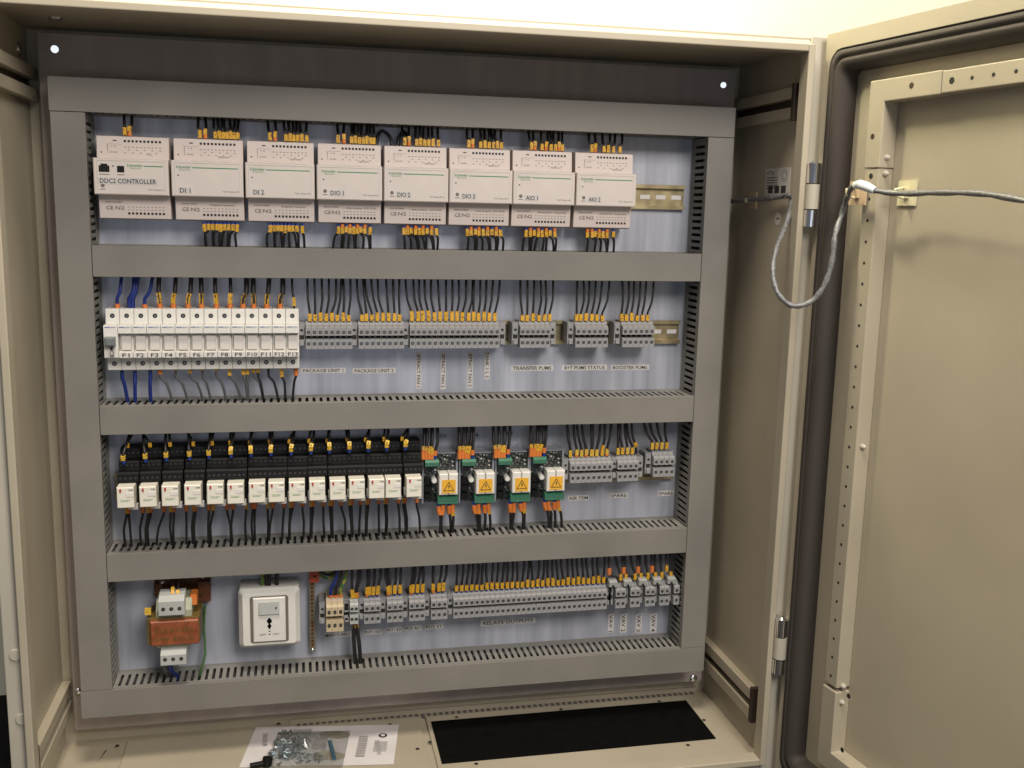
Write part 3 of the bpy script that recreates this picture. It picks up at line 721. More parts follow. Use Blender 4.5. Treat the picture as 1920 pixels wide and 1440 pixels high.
q = MB(); q.box(-.030, .046, -.0050, -.0004, .030, .064, copper); q.box(.028, .046, -.014, -.005, .022, .052, copper); q.box(-.030, -.018, -.012, -.005, .035, .052, copper); q.build('foot_bracket', t, bevel=.001)
for xx, zz in ((-.018, .055), (.036, .060)):
    q = MB(); q.disc(xx, zz, -.012, -.005, .0042, chrome, 6); q.dome(xx, zz, -.0121, .0038, .005, chrome); q.build('bolt', t)
q = MB(); q.box(-.036, -.028, -.060, -.056, .026, .035, yel2); q.build('yellow_tag', t)
q = MB(); q.box(.0225, .0310, -.050, -.030, .033, .048, oran); q.build('orange_sleeve', t)

x0, z1 = at(446, 1106, -.045); x1, z0 = at(563, 1214, -.045); sx, sz = (x0+x1)/2, (z0+z1)/2
t = thing('power_socket', 'white square switched power socket between the transformer and the earth bar', 'power socket', (sx, 0, sz))
q = MB(); q.box(-.041, .041, -.034, -.0005, -.041, .043, white); q.build('back_box', t, bevel=.002)
q = MB(); vs = []; fs = []
a = rrect(-.0420, .0420, -.0435, .0435, .006); n = len(a)
R3 = [(a, -.0341), (rrect(-.0420, .0420, -.0435, .0435, .006), -.037), (rrect(-.0360, .0360, -.0375, .0375, .003), -.0455)]
vs = [(p[0], y_, p[1]) for rr_, y_ in R3 for p in rr_]
for j in range(2):
    for i in range(n): fs.append((j*n+i, j*n+(i+1) % n, (j+1)*n+(i+1) % n, (j+1)*n+i))
fs.append(tuple(range(2*n, 3*n))); fs.append(tuple(range(n))[::-1])
q.poly(vs, fs, white); q.build('face_plate', t)
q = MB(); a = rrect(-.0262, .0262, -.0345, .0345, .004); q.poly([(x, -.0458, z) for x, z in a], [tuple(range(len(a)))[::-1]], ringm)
q.cbox(-.0222, .0222, -.0485, -.0460, -.0325, .0328, .0015, white); q.build('socket_insert', t)
q = MB(); q.prismx([(-.0485, .0275), (-.0500, .0270), (-.0515, .0090), (-.0485, .0075)], -.0140, .0140, tgrey); q.disc(.0095, .0185, -.0524, -.050, .0013, dark, 8); q.build('rocker_switch', t, bevel=.0006)
q = MB(); q.disc(0, -.0015, -.0488, -.0480, .0036, blackm, 12); q.disc(0, -.0090, -.0488, -.0480, .0028, blackm, 12); q.box(-.0012, .0012, -.0488, -.048, -.013, .003, blackm)
for zz in (-.0165, -.021): q.box(-.0012, .0012, -.0488, -.048, zz-.0007, zz+.0007, blackm)
q.text('250V', -.009, -.0210, -.0488, .0028, ink2, width=.009); q.text('13A', .009, -.0210, -.0488, .0028, ink2, width=.009); q.build('pin_holes', t)

xe, ze1 = at(584.5, 1072, -.012); _, ze0 = at(585, 1223, -.012)
t = thing('earth_bar', 'upright brassy earth bar between the socket and the mains terminals', 'earth bar', (xe, 0, (ze0+ze1)/2)); H_ = (ze1-ze0)/2
q = MB(); q.box(-.0040, .0040, -.0120, -.0060, -H_, H_, brassr)
k = -H_ + .006
while k < H_ - .012: q.disc(0, k, -.0130, -.0120, .0020, copper if random.random() < .6 else screwm, 8); k += .0058
q.build('bar', t)
q = MB(); q.dome(0, -H_ + .004, -.0121, .0036, .004, chrome); q.build('screw', t)
q = MB(); q.box(-.004, .010, -.024, -.0121, H_ - .012, H_ + .008, ored); q.disc(.004, H_-.003, -.0243, -.024, .002, dark, 8); q.build('orange_clamp', t, bevel=.0008)

# ------------------------------------------------------------------ wires
WIRES = []
def crv(P, n=9):
    P = [np.array(p, float) for p in P]; P = [2*P[0]-P[1]] + P + [2*P[-1]-P[-2]]; out = []
    seg = len(P) - 3
    for s_ in range(seg):
        p0, p1, p2, p3 = P[s_:s_+4]; m_ = max(2, n // seg)
        for i in range(m_ + (1 if s_ == seg-1 else 0)):
            t_ = i / m_; out.append(.5*((2*p1) + (p2-p0)*t_ + (2*p0-5*p1+4*p2-p3)*t_**2 + (3*p1-p0-3*p2+p3)*t_**3))
    return out
def sub(path, s0, s1):
    """piece of the path between distances s0..s1 from its END"""
    P = path[::-1]; acc = 0; pts = []
    def pt(s_):
        a = 0
        for i in range(len(P)-1):
            l = np.linalg.norm(P[i+1]-P[i])
            if a + l >= s_: return P[i] + (P[i+1]-P[i])*(s_-a)/l
            a += l
        return P[-1]
    return [pt(s0 + (s1-s0)*k/2) for k in range(3)]
def wire(pts, r, m, marks, name, label, group, area=None):
    """pts from the slot to the terminal; marks: (kind, material, s0, s1, radius) measured back from the terminal"""
    WIRES.append((pts, r, m, marks, name, label, group))
def group_wires(tops, ends, ztop, zend, Ys, Ye, what, col=wblack, r=.0015, marks='y', grp=None, jitter=.0006, mid=.5):
    """tops/ends: measured x of the slot exit and of the marker; from above when ztop>zend"""
    N = len(ends); up = ztop > zend; rnd = random.Random(what)
    for i in range(N):
        xt = Xat(tops[i], ztop, Ys); xe = Xat(ends[i], zend + (.006 if up else -.006), Ye)
        dz = ztop - zend; s = 1 if up else -1
        cc = col[i] if isinstance(col, (list, tuple)) else col; rr = r[i] if isinstance(r, (list, tuple)) else r
        mk = marks[i] if isinstance(marks, (list, tuple)) else marks
        yj = rnd.uniform(-.002, .002)
        bow = rnd.uniform(-.0012, .0012) + (.0012 if (xe-xt) < 0 else -.0012) * min(1, abs(xe-xt)/.004)
        pts = [(xt, Ys + .006, ztop + s*.012), (xt, Ys + yj, ztop - s*.001), (xt*(1-mid) + xe*mid + bow, (Ys+Ye)/2 - .002 + yj, ztop - dz*mid), (xe, Ye + yj*.3, zend + s*.012), (xe + rnd.uniform(-.0003, .0003), Ye, zend)]
        lab = '%s %s wire from left, %s' % (ordw(i), {wblack.name: 'black', wblue.name: 'blue', wgrey.name: 'grey', wgreen.name: 'green', wgy.name: 'green-yellow'}[cc.name], what)
        wire(pts, rr, cc, mk, 'wire', lab, grp or ('wires ' + what))
Y_ = lambda s0=.0005, s1=.0095, r=.0031, m=yel: ('wire_marker', m, s0, s1, r)
O_ = lambda s0=.0, s1=.005, r=.0027: ('ferrule', oran, s0, s1, r)
B_ = lambda s0=.0, s1=.005, r=.0023: ('ferrule', bluf, s0, s1, r)
MY = [Y_()]; MO = [O_(0, .005), Y_(.0051, .0125)]; MB_ = [B_(0, .0055), Y_(.0056, .0135)]
def jm(n, p_or=.12, seed=0):
    r_ = random.Random(seed); out = []
    for _ in range(n):
        o = r_.uniform(-.0008, .0022)
        out.append([O_(0, .004), Y_(.0041, .0115 + o)] if r_.random() < p_or else [Y_(.0003 + max(0, o*.4), .0088 + o, .0030, yel if r_.random() < .75 else yel2)])
    return out
zt1, zm1 = -.041, -.0665
top1 = {1: [(233, 234), (247, 243)], 2: [(372, 375), (385, 385)] + [(401, 404), (408, 411), (416, 418.5), (420, 425), (431, 432), (440, 439), (447, 446)],
        3: [(502, 506), (516, 516)] + [(532, 536), (541, 544), (549, 551), (556, 558.5), (562, 566), (575, 575)],
        4: [(632, 634), (645, 645)] + [(659, 659), (664, 666), (671, 673.5), (678, 681), (688, 688), (694, 695), (700, 701)],
        5: [(754, 759), (767, 767)] + [(780, 781), (787, 788.5), (794, 796), (803, 804), (810, 812), (821, 822)],
        6: [(876, 879), (886, 886)] + [(900, 901), (908, 909), (917, 917), (921, 925), (928, 932), (939, 940)],
        7: [(991, 996), (1000, 1003), (1014, 1016), (1026, 1024), (1031, 1033), (1037, 1041), (1048, 1048), (1054, 1054)],
        8: [(1104, 1109), (1115, 1116), (1130, 1132), (1143, 1140), (1154, 1150), (1167, 1162)]}
oidx = {1: [1], 2: [1], 3: [1], 4: [1], 5: [1], 6: [1], 7: [1, 3, 6], 8: [1]}
for k, L_ in top1.items():
    mk = [MO if i in oidx[k] else ([Y_(.0005, .0090 + .0015*((i*7) % 3 == 0))]) for i in range(len(L_))]
    group_wires([a for a, b in L_], [b for a, b in L_], zt1, zm1, -.030, -.036, 'rising from the top of module ' + names[k-1], marks=mk, r=.0019, grp='black wires above the controller modules')
bot1 = {2: [(387, 383), (385, 391), (400, 399), (402, 407), (412, 414), (416, 421), (427, 429), (430, 437), (443, 445)],
        3: [(501, 507), (515, 514), (516, 521), (529, 528), (531, 535), (543, 542), (556, 549), (560, 557), (571, 567)],
        4: [(625, 635), (640, 642), (643, 649), (653, 656), (665, 663), (667, 670), (681, 677), (693, 684), (695, 694)],
        5: [(759, 757), (771, 764), (784, 771), (786, 779), (797, 786), (799, 793), (812, 801), (814, 809), (820, 818)],
        6: [(877, 876), (890, 883), (893, 891), (905, 898), (917, 906), (919, 914), (930, 922), (932, 930), (943, 938)],
        7: [(980, 986), (993, 994), (996, 1001), (1002, 1009), (1017, 1016), (1024, 1024), (1038, 1031), (1041, 1040)],
        8: [(1101, 1101), (1114, 1110), (1115, 1116), (1126, 1123), (1137, 1130), (1139, 1138), (1151, 1150)]}
for k, L_ in bot1.items():
    mk = [([O_(0, .0045), Y_(.0046, .0125)] if (k >= 4 and i % 2 == 1) or (k == 8 and i == 0) else [('ferrule', bluf, 0, .003, .0023), Y_(.0030, .0110 + .002*((i*5) % 4 == 0))]) for i in range(len(L_))]
    group_wires([a for a, b in L_], [b for a, b in L_], -.204, -.1720, -.030, -.036, 'hanging below module ' + names[k-1], marks=mk, r=.0017, grp='black wires below the controller modules')
# breaker wires
tp = [(227.6, 220), (252, 243), (258, 249), (286, 271.6), (298, 299.5), (329.5, 325), (358, 352.5), (376.5, 378), (403, 405.5), (431.5, 431.5), (461.5, 455.5), (474.5, 476), (504.5, 500), (530, 525), (547.5, 551.5)]
cols = [wblue]*4 + [wblack]*11; rs_ = [.0022, .0030, .0030, .0022] + [.0030, .0028, .0030, .0032, .0028, .0024, .0034, .0034, .0032, .0034, .0016]
mk = [[O_(0, .0055, .0034)], [], [], [O_(0, .005, .0034)]] + [[O_(0, .0060, .0036), Y_(.0061, .0200, .0038)]]*10 + [[Y_(.003, .0150, .0030)]]
group_wires([a for a, b in tp], [b for a, b in tp], -.2435, -.2855, -.030, -.034, 'dropping into the top of the breaker row', cols, rs_, mk)
bt = [(239, 229), (254, 253), (283, 282), (323, 301), (352, 330), (380, 357), (395, 380), (424, 406), (452, 431), (464, 456.5), (466, 464), (493, 476), (494, 484), (521, 504), (535, 528), (549, 555)]
cols = [wblue]*3 + [wgrey]*9 + [wblack]*4; rs_ = [.0024]*3 + [.0017]*13
mk = [[], [], [], [O_(.0, .007, .003)], [Y_(0, .003)], [Y_(0, .006)], [Y_(0, .003)], [Y_(0, .004)], [Y_(.001, .010)], [Y_(0, .009)], [Y_(0, .009)], [Y_(0, .006)], [Y_(0, .006)], [], [Y_(.001, .013)], [O_(0, .011, .0032)]]
group_wires([a for a, b in bt], [b for a, b in bt], -.4110, -.3665, -.030, -.034, 'leaving the bottom of the breaker row', cols, rs_, mk, mid=.55)
def T5(o, L): return [o + x/4.8 for x in L]
def T4(o, L): return [o + x/4.364 for x in L]
ze2 = -.3030
for (tops, ends, nm, seed) in (
    (T5(560, [78, 140, 205, 270, 335, 385, 400, 465]), T5(560, [100, 148, 197, 250, 300, 350, 403, 450]), 'above the left package terminals', 1),
    (T5(560, [522, 580, 592, 650, 712, 785, 850, 905]), T5(560, [568, 608, 657, 705, 757, 808, 862, 907]), 'above the right package terminals', 2),
    (T5(560, [962, 1030, 1085, 1130, 1193, 1252, 1325, 1385, 1440, 1505, 1568, 1577, 1635, 1690, 1752, 1812]), T5(560, [1018, 1075, 1117, 1168, 1220, 1272, 1325, 1378, 1423, 1472, 1530, 1573, 1618, 1667, 1715, 1765]), 'above the long terminals with fan labels', 3),
    (T4(920, [245, 300, 355, 408, 447, 512]), T4(920, [258, 298, 345, 394, 440, 482]), 'above the TRANSFER PUMS terminals', 4),
    (T4(920, [712, 760, 810, 862, 910, 970]), T4(920, [703, 737, 780, 827, 868, 912]), 'above the PUMS STATUS terminals', 5),
    (T4(920, [1075, 1130, 1178, 1222, 1275, 1330]), T4(920, [1070, 1108, 1152, 1197, 1240, 1282]), 'above the BOOSTER PUMS terminals', 6)):
    mk = [[Y_(.0003, .0085 + .0035*random.Random(seed*50+i).random() + (.003 if seed == 3 else 0), .0034)] for i in range(len(ends))]
    group_wires(tops, ends, -.2435, ze2, -.030, -.035, nm, marks=mk, r=.0016)
# relay wires
rt = [244.6, 268.5, 311, 354, 394.6, 439, 470.6, 511, 552, 589.6, 615.6, 653, 691.7, 728, 765.6]
re_ = [232, 273, 312, 355.5, 392, 433, 470.5, 508, 546, 583, 617.5, 655, 690.5, 725, 760]
for i in range(15):
    zz = -.489 + .0085*(i/14)**.6 - .0000
    ztc = -.449; xt = Xat(rt[i], ztc, -.030); xe = Xat(re_[i], zz, -.056); L0 = 'black wire with blue ferrule dropping onto the %s relay' % ORD[i]
    wire([(xt, -.024, ztc + .012), (xt, -.030, ztc - .001), (xt*.5 + xe*.5, -.050, -.466), (xe, -.059, zz + .012), (xe, -.0545, zz)], .0019, wblack,
         [B_(0, .0060, .0025), Y_(.0061, .0125 if i < 5 else .0165, .0038, yel2)], 'wire', L0, 'wires dropping onto the relays')
    xt2 = xt - .004 if i % 2 else xt + .004; xe2 = xe + (.003 if i < 5 else -.002)
    wire([(xt2, -.024, ztc + .012), (xt2, -.029, ztc - .001), (xe2, -.036, -.4655), (xe2, -.0345, -.4755)], .0017, wblack,
         [Y_(.004, .0100, .0030)], 'wire', 'black wire going to the rear tier of the %s relay' % ORD[i], 'wires dropping onto the relays')
C7 = lambda L: [180 + x/4.8 for x in L]; C8 = lambda L: [500 + x/4.8 for x in L]
rb = list(zip(C7([265, 318, 405, 455, 475, 545, 685, 700, 815, 875, 890, 1015, 1040, 1215, 1225, 1350, 1412, 1432, 1548, 1560]), C7([275, 295, 418, 470, 492, 608, 672, 700, 812, 880, 893, 1015, 1055, 1180, 1232, 1352, 1410, 1430, 1545, 1590]))) + \
     list(zip(C8([140, 200, 212, 330, 392, 404, 520, 582, 596, 705, 765, 775, 832, 890, 900, 1010, 1070, 1078, 1195, 1250, 1260, 1380]), C8([155, 212, 232, 322, 398, 418, 510, 568, 590, 672, 745, 765, 845, 898, 915, 1008, 1064, 1080, 1185, 1230, 1245, 1350])))
mk = [[O_(0, .008, .0030)] if i % 3 else [Y_(0, .0085, .0030)] for i in range(len(rb))]
cols = [wblack if i % 5 else wgrey for i in range(len(rb))]
cols = [wblack]*len(rb)
group_wires([a for a, b in rb], [b for a, b in rb], -.6115, -.5540, -.030, -.038, 'leaving the bottom of the relay row', cols, .0017, mk, mid=.45)
# board wires
C9 = lambda L: [780 + x/6 for x in L]
bw = [([95, 125, 172, 235], [80, 110, 150, 178, 215]), ([482, 535, 570, 620, 645], [490, 525, 560, 590, 635]), ([870, 930, 985, 1000, 1055], [895, 930, 960, 990, 1035]), ([1290, 1365, 1400, 1430, 1465], [1295, 1330, 1362, 1395, 1440])]
for i, (a, b_) in enumerate(bw):
    if len(a) < 5: a = a[:3] + [185] + a[3:]
    zc = brd[i][1]
    group_wires(C9(a), C9(b_), -.449, zc + .0300, -.030, -.040, 'entering the top of the %s circuit board' % ORD[i], wblack, .0023,
                [[O_(0, .0125, .0031), Y_(.0126, .0185, .0031)]]*2 + [[O_(0, .008, .0031), Y_(.0081, .0185, .0033)]]*2 + [[B_(0, .005, .0024), O_(.0051, .0125, .0031)]])
bw = [([265, 280, 395, 410], [255, 300, 370, 410]), ([700, 712, 775, 840], [655, 700, 770, 815]), ([1065, 1075, 1200, 1215], [1060, 1100, 1175, 1215]), ([1495, 1510, 1570, 1640], [1450, 1490, 1555, 1595])]
for i, (a, b_) in enumerate(bw):
    zc = brd[i][1]
    group_wires(C9(a), C9(b_), -.6115, zc - .0345, -.030, -.040, 'hanging from the %s circuit board' % ORD[i], wblack, .0021,
                [[B_(0, .0045, .0030), O_(.0046, .0180, .0034)], [B_(0, .003, .0030), O_(.0031, .0180, .0034)], [B_(0, .0045, .003), O_(.0046, .0175, .0032)], [O_(0, .014, .0035), Y_(.0141, .020, .0034)]])
C10 = lambda L: [1030 + x/5.5375 for x in L]
for tops, ends, zz, nm in (([178, 255, 278, 335, 435, 450, 530, 570, 645], [215, 283, 330, 382, 437, 445, 492, 547, 598], -.5030, 'above the AIR TEM terminals'),
                        ([715, 740, 780, 800, 850], [710, 757, 808, 858, 898], -.5015, 'above the middle SPARE terminals'),
                        ([975, 1035, 1110, 1200], [1065, 1112, 1162, 1215], -.4950, 'above the corner SPARE terminals')):
    mk = [[Y_(.0003, .0105, .0032, yel if i % 2 else yel2)] for i in range(len(ends))]
    if len(ends) == 9: mk[7] = [Y_(.001, .017, .0032)]; mk[1] = mk[3] = mk[8] = [('ferrule', oran, 0, .003, .0028), Y_(.003, .011, .0034, yel2)]
    if len(ends) == 5: mk[4] = [Y_(.011, .019, .0032)]
    group_wires(C10(tops), C10(ends), -.449, zz, -.030, -.035, nm, marks=mk, r=.0020)
# bottom row
zb4 = -.7010; zt4 = -.650
group_wires(T5(560, [352, 392, 440]), T5(560, [290, 335, 378]), zt4, zb4 + .003, -.030, -.036, 'feeding the beige mains terminals', [wblue, wblack, wgy], .0024, [[O_(0, .003, .0036)]]*3)
group_wires(T5(560, [480, 542, 560]), T5(560, [482, 515, 525]), zt4, zb4, -.030, -.036, 'above the pale two-way terminals', wblack, .0020, [[Y_(0, .013, .0033)], [Y_(0, .008, .0033)], [O_(0, .008)]])
for (a, b_, nm) in (([620, 632, 685, 740], [615, 635, 672, 713], 'above the first three-way terminals'), ([785, 798, 878, 922], [805, 820, 865, 913], 'above the second three-way terminals'),
                    ([1030, 1045, 1098, 1115], [1010, 1025, 1068, 1115], 'above the third three-way terminals'), ([1215, 1290, 1335], [1210, 1262, 1300], 'above the fourth three-way terminals')):
    mk = [[O_(0, .004), Y_(.0041, .014, .0036)] if i < 1 else [B_(0, .002), Y_(.0021, .0150, .0036)] for i in range(len(a))]
    group_wires(T5(560, a), T5(560, b_), zt4, zb4 + .001, -.030, -.036, nm, wblack, .0021, mk)
rnd = random.Random(11); tops = []; ends = []
for k in range(30):
    e = 851 + 285*(k+.5)/30; ends.append(e); tops.append(e + rnd.uniform(-3.5, 3.5) + (2 if k < 15 else -1))
mk = [[B_(0, .002, .0022), Y_(.0021, .0085 + .004*rnd.random() + (.002 if 9 < k else 0), .0034)] for k in range(30)]
group_wires(tops, ends, zt4, zb4 - .0005, -.030, -.036, 'above the long relay terminal strip', wblack, .0018, mk, mid=.4)
a5 = [1141, 1152, 1166, 1170, 1180, 1195, 1199, 1209, 1222, 1228, 1238, 1249, 1256]; e5 = [1142, 1163, 1169, 1173, 1190, 1196, 1201, 1214, 1222, 1228, 1240, 1249, 1257]
mk = [[O_(0, .010, .0036)] if i in (0, 2, 5, 8) else [Y_(0, .010, .0032)] for i in range(13)]
for i in range(13):
    zz = -.686 if i in (0, 2, 5, 8, 11) else -.6965
    xt = Xat(a5[i], zt4, -.03); xe = Xat(e5[i], zz, -.038)
    wire([(xt, -.024, zt4+.012), (xt, -.030, zt4-.001), ((xt+xe)/2, -.034, (zt4+zz)/2), (xe, -.038, zz+.008), (xe, -.038, zz)], .0021, wblack, mk[i], 'wire', '%s black wire from left, above the small plugged terminal pairs' % ordw(i), 'wires above the small terminal pairs')
xa, xb = Xat(663, -.74, -.038), Xat(668, -.74, -.038)
for i, (x, u) in enumerate(((xa, 667), (xb, 676))):
    xe = Xat(u, -.8035, -.03)
    wire([(xe, -.026, -.812), (xe, -.030, -.8030), ((x+xe)/2 + (.001 if i else -.001), -.038, -.77), (x, -.040, -.7385)], .0030, wblack, [Y_(0, .006, .0032)], 'wire', '%s of two thick black cables hanging below the pale terminals' % ('left', 'right')[i], 'black cables below the pale terminals')
# transformer, socket, earth wires
def lone(P, r, m, marks, label, n=None): wire([tuple(p) for p in P], r, m, marks, 'wire', label, None)
X = lambda u, z, y: Xat(u, z, y)
for i, u in enumerate((324, 331)):
    xt = X(u, -.650, -.03); xe = X((323, 333)[i], -.672, -.06)
    lone([(xt, -.024, -.638), (xt, -.03, -.651), (xe, -.05, -.664), (xe, -.060, -.6735)], .0016, wblack, [Y_(0, .012 if i == 0 else .007, .0030)], 'thin black wire at the %s over the transformer' % ('left', 'right')[i])
for i, (u, m_, ut) in enumerate(((308, wgrey, 316), (319, wblue, 331))):
    xe = X(u, -.770, -.055); xt = X(ut, -.8035, -.030)
    lone([(xt, -.024, -.815), (xt, -.030, -.8030), (xe, -.050, -.785), (xe, -.056, -.7675)], .0034, m_, [O_(0, .005, .0038)], 'thick %s wire from the transformer into the bottom trunking' % ('grey', 'blue')[i])
xt = X(375, -.8035, -.03)
lone([(xt, -.024, -.815), (xt, -.030, -.8030), (X(384, -.775, -.03), -.022, -.778), (X(380, -.745, -.03), -.010, -.745), (X(384, -.70, -.01), -.010, -.71)], .0017, wgreen, [], 'thin green earth wire right of the transformer')
for i, (u, m_) in enumerate(((492, wgy), (500, wblack), (505, wblack), (519, wblack))):
    xt = X(u + (0, 1, 4, 1)[i], -.650, -.03); xe = X(u, -.676, -.03)
    lone([(xt, -.024, -.638), (xt, -.03, -.651), (xe, -.03, -.664), (xe, -.026, -.684)], .0026, m_, [], ('green-yellow wire entering the top of the white socket', 'left black wire entering the top of the white socket', 'middle black wire entering the top of the white socket', 'right black wire entering the top of the white socket')[i])
for i in range(3):
    x0 = X(597, -.655, -.02); x1 = X(633 + 6*i, -.65, -.03)
    lone([(x0, -.020, -.660 - .005*i), (x0 + .015, -.024, -.664 - .005*i), (x1, -.030, -.655), (x1 + .004, -.028, -.640)], .0020, (wgy, wblack, wgy)[i], [], '%s of three wires curving from the orange clamp into the trunking' % ('upper', 'middle', 'lower')[i])
# black loops above the DIO modules
for i, (u0, uc, u1) in enumerate(((705, 717, 735), (745, 758, 766))):
    z_ = -.070
    lone([(X(u0, z_, -.02), -.022, z_), (X(u0 + 3, -.06, -.02), -.020, -.055), (X(uc, -.05, -.02), -.020, -.047), (X(u1-4, -.055, -.02), -.022, -.055), (X(u1, z_, -.02), -.026, z_)], .0024, wblack, [], ('black wire loop arching above the gap between DIO 1 and DIO 2', 'black wire loop arching behind the left markers of DIO 2')[i])

def size_in_view(wd):
    P = crv(wd[0]); return sum(np.linalg.norm(P[i+1]-P[i]) for i in range(len(P)-1)) * (wd[1] + .001*len(wd[3]))
order = sorted(range(len(WIRES)), key=lambda i: -size_in_view(WIRES[i])); keep = set(order[:299])
rest = MB(); nrest = 0
for i, (pts, r_, m_, marks, nm, lab, grp) in enumerate(WIRES):
    path = crv(pts)
    if i in keep:
        t = MB(); t.tube(path, r_, m_, 7); o = t.build('wire'); tag(o, lab, 'wire', grp)
        for kind, mm, s0, s1, rr_ in marks:
            q = MB(); q.tube(sub(path, s0, s1), rr_, mm, 4 if kind == 'wire_marker' else 8, rot=math.pi/4 if kind == 'wire_marker' else 0); q.build(kind, o)
    else:
        nrest += 1; rest.tube(path, r_, m_, 6)
        for kind, mm, s0, s1, rr_ in marks: rest.tube(sub(path, s0, s1), rr_, mm, 4 if kind == 'wire_marker' else 8, rot=math.pi/4 if kind == 'wire_marker' else 0)
if nrest: tag(rest.build('short_wires'), 'shorter black wires with yellow markers between the other wires', 'wires', kind='stuff')
print('wires', len(WIRES), 'rest', nrest)

# ------------------------------------------------------------------ braided cable hose with its mounts
def dpt(u, v, wv):
    a, b = dhit(u, v, wv); q = DA + DD*a + DN*wv; return (q[0], q[1], b)
def yp(u, v, Y): x, z = at(u, v, Y); return (x, Y, z)
h1 = [tuple(hitx(u, v, XR - .008)) for u, v in ((1370, 377), (1412, 374), (1450, 371), (1478, 366))]
hose = h1 + [yp(1484, 380, -.170), yp(1474, 420, -.195), yp(1457, 462, -.225), yp(1449, 505, -.245), yp(1456, 545, -.258), yp(1478, 570, -.265), yp(1500, 573, -.270), yp(1525, 562, -.275), yp(1548, 530, -.280), yp(1561, 485, -.282), yp(1566, 440, -.280), yp(1579, 400, -.272),
     dpt(1590, 366, .014), dpt(1599, 350, .020), dpt(1615, 346, .022), dpt(1640, 357, .016), dpt(1690, 363, .008), dpt(1760, 361, .010), dpt(1840, 363, .014), dpt(1920, 376, .018), dpt(2010, 395, .012)]
path = crv(hose, len(hose)*4)
t = thing('cable_hose', 'grey braided cable hose looping from the right wall to the door', 'cable', (0, 0, 0))
q = MB(); L = len(path)
q.tube(path, .0036, braid, 8, rs=[.0034 + .0006*math.sin(i*2.1) for i in range(L)])
q.build('braid', t)
q = MB(); q.tube([dpt(1604, 347, .021), dpt(1612, 346, .0225), dpt(1625, 350, .021), dpt(1640, 357, .0165)], .0055, tapew, 10, rs=[.0045, .0058, .0058, .0045]); q.build('white_sleeve', t)
def mount_door(u, v, m_, wv, lab, sz=.0145):
    a, b = dhit(u, v, wv)
    q = MB(lambda x, y, z: dtf(a + x, -wv + y, b + z)); q.box(-sz, sz, -.0020, .0005, -sz, sz, m_); q.box(-.004, .004, -.0045, -.0019, -.006, .006, m_)
    q.tube([(-.003, -.004, -.006), (-.003, -.016, -.003), (-.003, -.016, .004), (-.003, -.004, .006)], .0016, adh, 6); tag(q.build('cable_mount'), lab, 'cable mount', 'square adhesive cable mounts')
mount_door(1610, 362, adhd, .0018, 'stained square cable mount on the door stiffener under the white sleeve')
mount_door(1702, 362, adh, -.0215, 'clean cream square cable mount on the flat door panel')
Pm = hitx(1412, 376, XR); q = MB(lambda x, y, z: (XR + y, Pm[1] - x, Pm[2] + z)); q.box(-.0135, .0135, -.002, -.0001, -.0115, .0115, adhd); q.box(-.004, .004, -.012, -.002, -.003, .003, adh)
tag(q.build('cable_mount'), 'square cable mount on the inner right wall beside the rating plate', 'cable mount', 'square adhesive cable mounts')

# ------------------------------------------------------------------ instruction sheet, bag of screws, clip on the cabinet floor
ZF = -.9184
c4 = [hitz(u, v, ZF) for u, v in ((480, 1364), (748, 1359.5), (738, 1434), (448, 1440))]
def bil(s_, t_):   # s across, t down
    a = c4[0]*(1-s_) + c4[1]*s_; b = c4[3]*(1-s_) + c4[2]*s_; return a*(1-t_) + b*t_
q = MB(); n = 12; vs = []
for j in range(n+1):
    for i in range(n+1):
        p_ = bil(i/n, j/n); vs.append((p_[0], p_[1], ZF + .0006 + .0012*math.sin(i*.7)*math.sin(j*.5)**2))
q.poly(vs, [(j*(n+1)+i, (j+1)*(n+1)+i, (j+1)*(n+1)+i+1, j*(n+1)+i+1) for j in range(n) for i in range(n)], sheet, True)
def patch(s0, s1, t0, t1, m_, dz=.0022):
    P4 = [bil(s0, t0), bil(s1, t0), bil(s1, t1), bil(s0, t1)]; q.poly([(a[0], a[1], ZF + dz) for a in P4], [(0, 3, 2, 1)], m_)
def sheet_text(txt, s_, t_, hgt, wdt, rot, m_):
    v, f, (w_, h_) = textmesh(txt); o = []
    ca, sa = math.cos(rot), math.sin(rot); p_ = bil(s_, t_)
    for a, b in v:
        a = (a - w_/2)*wdt/w_; b = (b-.36)*hgt/.72; o.append((p_[0] + a*ca - b*sa, p_[1] + a*sa + b*ca, ZF + .0024))
    q.poly(o, f, m_)
for k in range(9): patch(.735 + .004, .80, .30 + k*.06, .335 + k*.06, inkf)
patch(.27, .40, .10, .34, inkf); patch(.44, .53, .36, .66, inkf)
for rr_, m_, dz in ((.0062, ink, .0022), (.0032, sheet, .0024)):
    p_ = bil(.90, .30); q.poly([(p_[0] + rr_*math.cos(a), p_[1] + rr_*math.sin(a), ZF + dz) for a in [i*math.pi/8 for i in range(16)]], [tuple(range(16))], m_)
sheet_text('ENCLOSURE', .88, .60, .006, .040, math.pi*.5, inkf)
sheet_text('MOUNTING', .10, .35, .007, .034, math.pi*.5, inkf)
for k in range(6): patch(.85, .94, .46 + k*.045, .475 + k*.045, inkf)
tag(q.build('instruction_sheet'), 'white printed instruction sheet lying on the cabinet floor', 'paper')
t = thing('screw_bag', 'clear plastic bag of small screws lying on the printed sheet', 'bag')
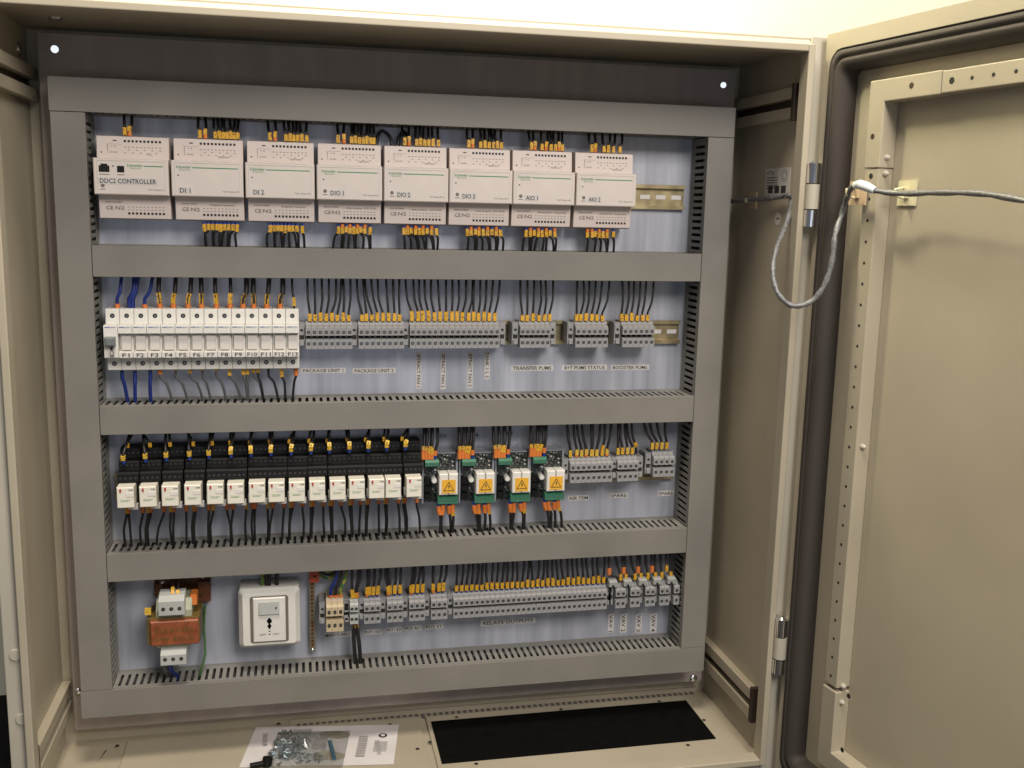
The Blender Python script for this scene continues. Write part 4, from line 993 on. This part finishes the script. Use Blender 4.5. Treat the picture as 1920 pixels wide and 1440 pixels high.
q = MB(); rnd = random.Random(5); n = 16; vs = []
for j in range(n+1):
    for i in range(n+1):
        p_ = bil(.17 + .50*i/n, .16 + .92*j/n); e = math.sin(math.pi*i/n)*math.sin(math.pi*j/n)
        vs.append((p_[0], p_[1], ZF + .002 + e*(.011 + rnd.uniform(-.0045, .0045))*(1.25 if i < 8 else .5)))
q.poly(vs, [(j*(n+1)+i, (j+1)*(n+1)+i, (j+1)*(n+1)+i+1, j*(n+1)+i+1) for j in range(n) for i in range(n)], film); q.build('film', t)
q = MB()
for k in range(95):
    s_ = rnd.gauss(.30, .055); t_ = rnd.gauss(.66, .16)
    if t_ > 1.02 or t_ < .25: continue
    p_ = bil(s_, t_); a = rnd.uniform(0, math.pi); L_ = rnd.uniform(.003, .0065); z_ = ZF + rnd.uniform(.003, .012)
    q.tube([(p_[0], p_[1], z_), (p_[0] + L_*math.cos(a), p_[1] + L_*math.sin(a), z_ + rnd.uniform(-.003, .003))], .0015, zincb, 6)
    q.tube([(p_[0], p_[1], z_ - .0004), (p_[0] - .0014*math.cos(a), p_[1] - .0014*math.sin(a), z_)], .0032, zincb, 8)
for k in range(40):
    p_ = bil(rnd.uniform(.34, .52), rnd.uniform(.80, .99)); z_ = ZF + rnd.uniform(.003, .007); a = rnd.uniform(.3, 1.2); q.tube([(p_[0], p_[1], z_), (p_[0] + .004*math.cos(a), p_[1] + .004*math.sin(a), z_)], .0013, zincb, 6)
tag(q.build('screws', t), kind='stuff')
q = MB(); a0, a1 = bil(.55, .50), bil(.61, .92); q.tube([(a0[0], a0[1], ZF + .006), (a1[0], a1[1], ZF + .006)], .0028, plugm, 8); q.build('blue_plug', t)
P = hitz(500, 1438, ZF); q = MB(lambda x, y, z: (P[0] + x, P[1] + y, ZF + .001 + z)); q.tube([(0, 0, .001), (.002, .002, .012)], .007, black, 12); q.tube([(-.022, -.004, .005), (0, 0, .005)], .004, black, 8)
tag(q.build('cable_gland'), 'black plastic fitting at the front edge of the printed sheet', 'fitting')
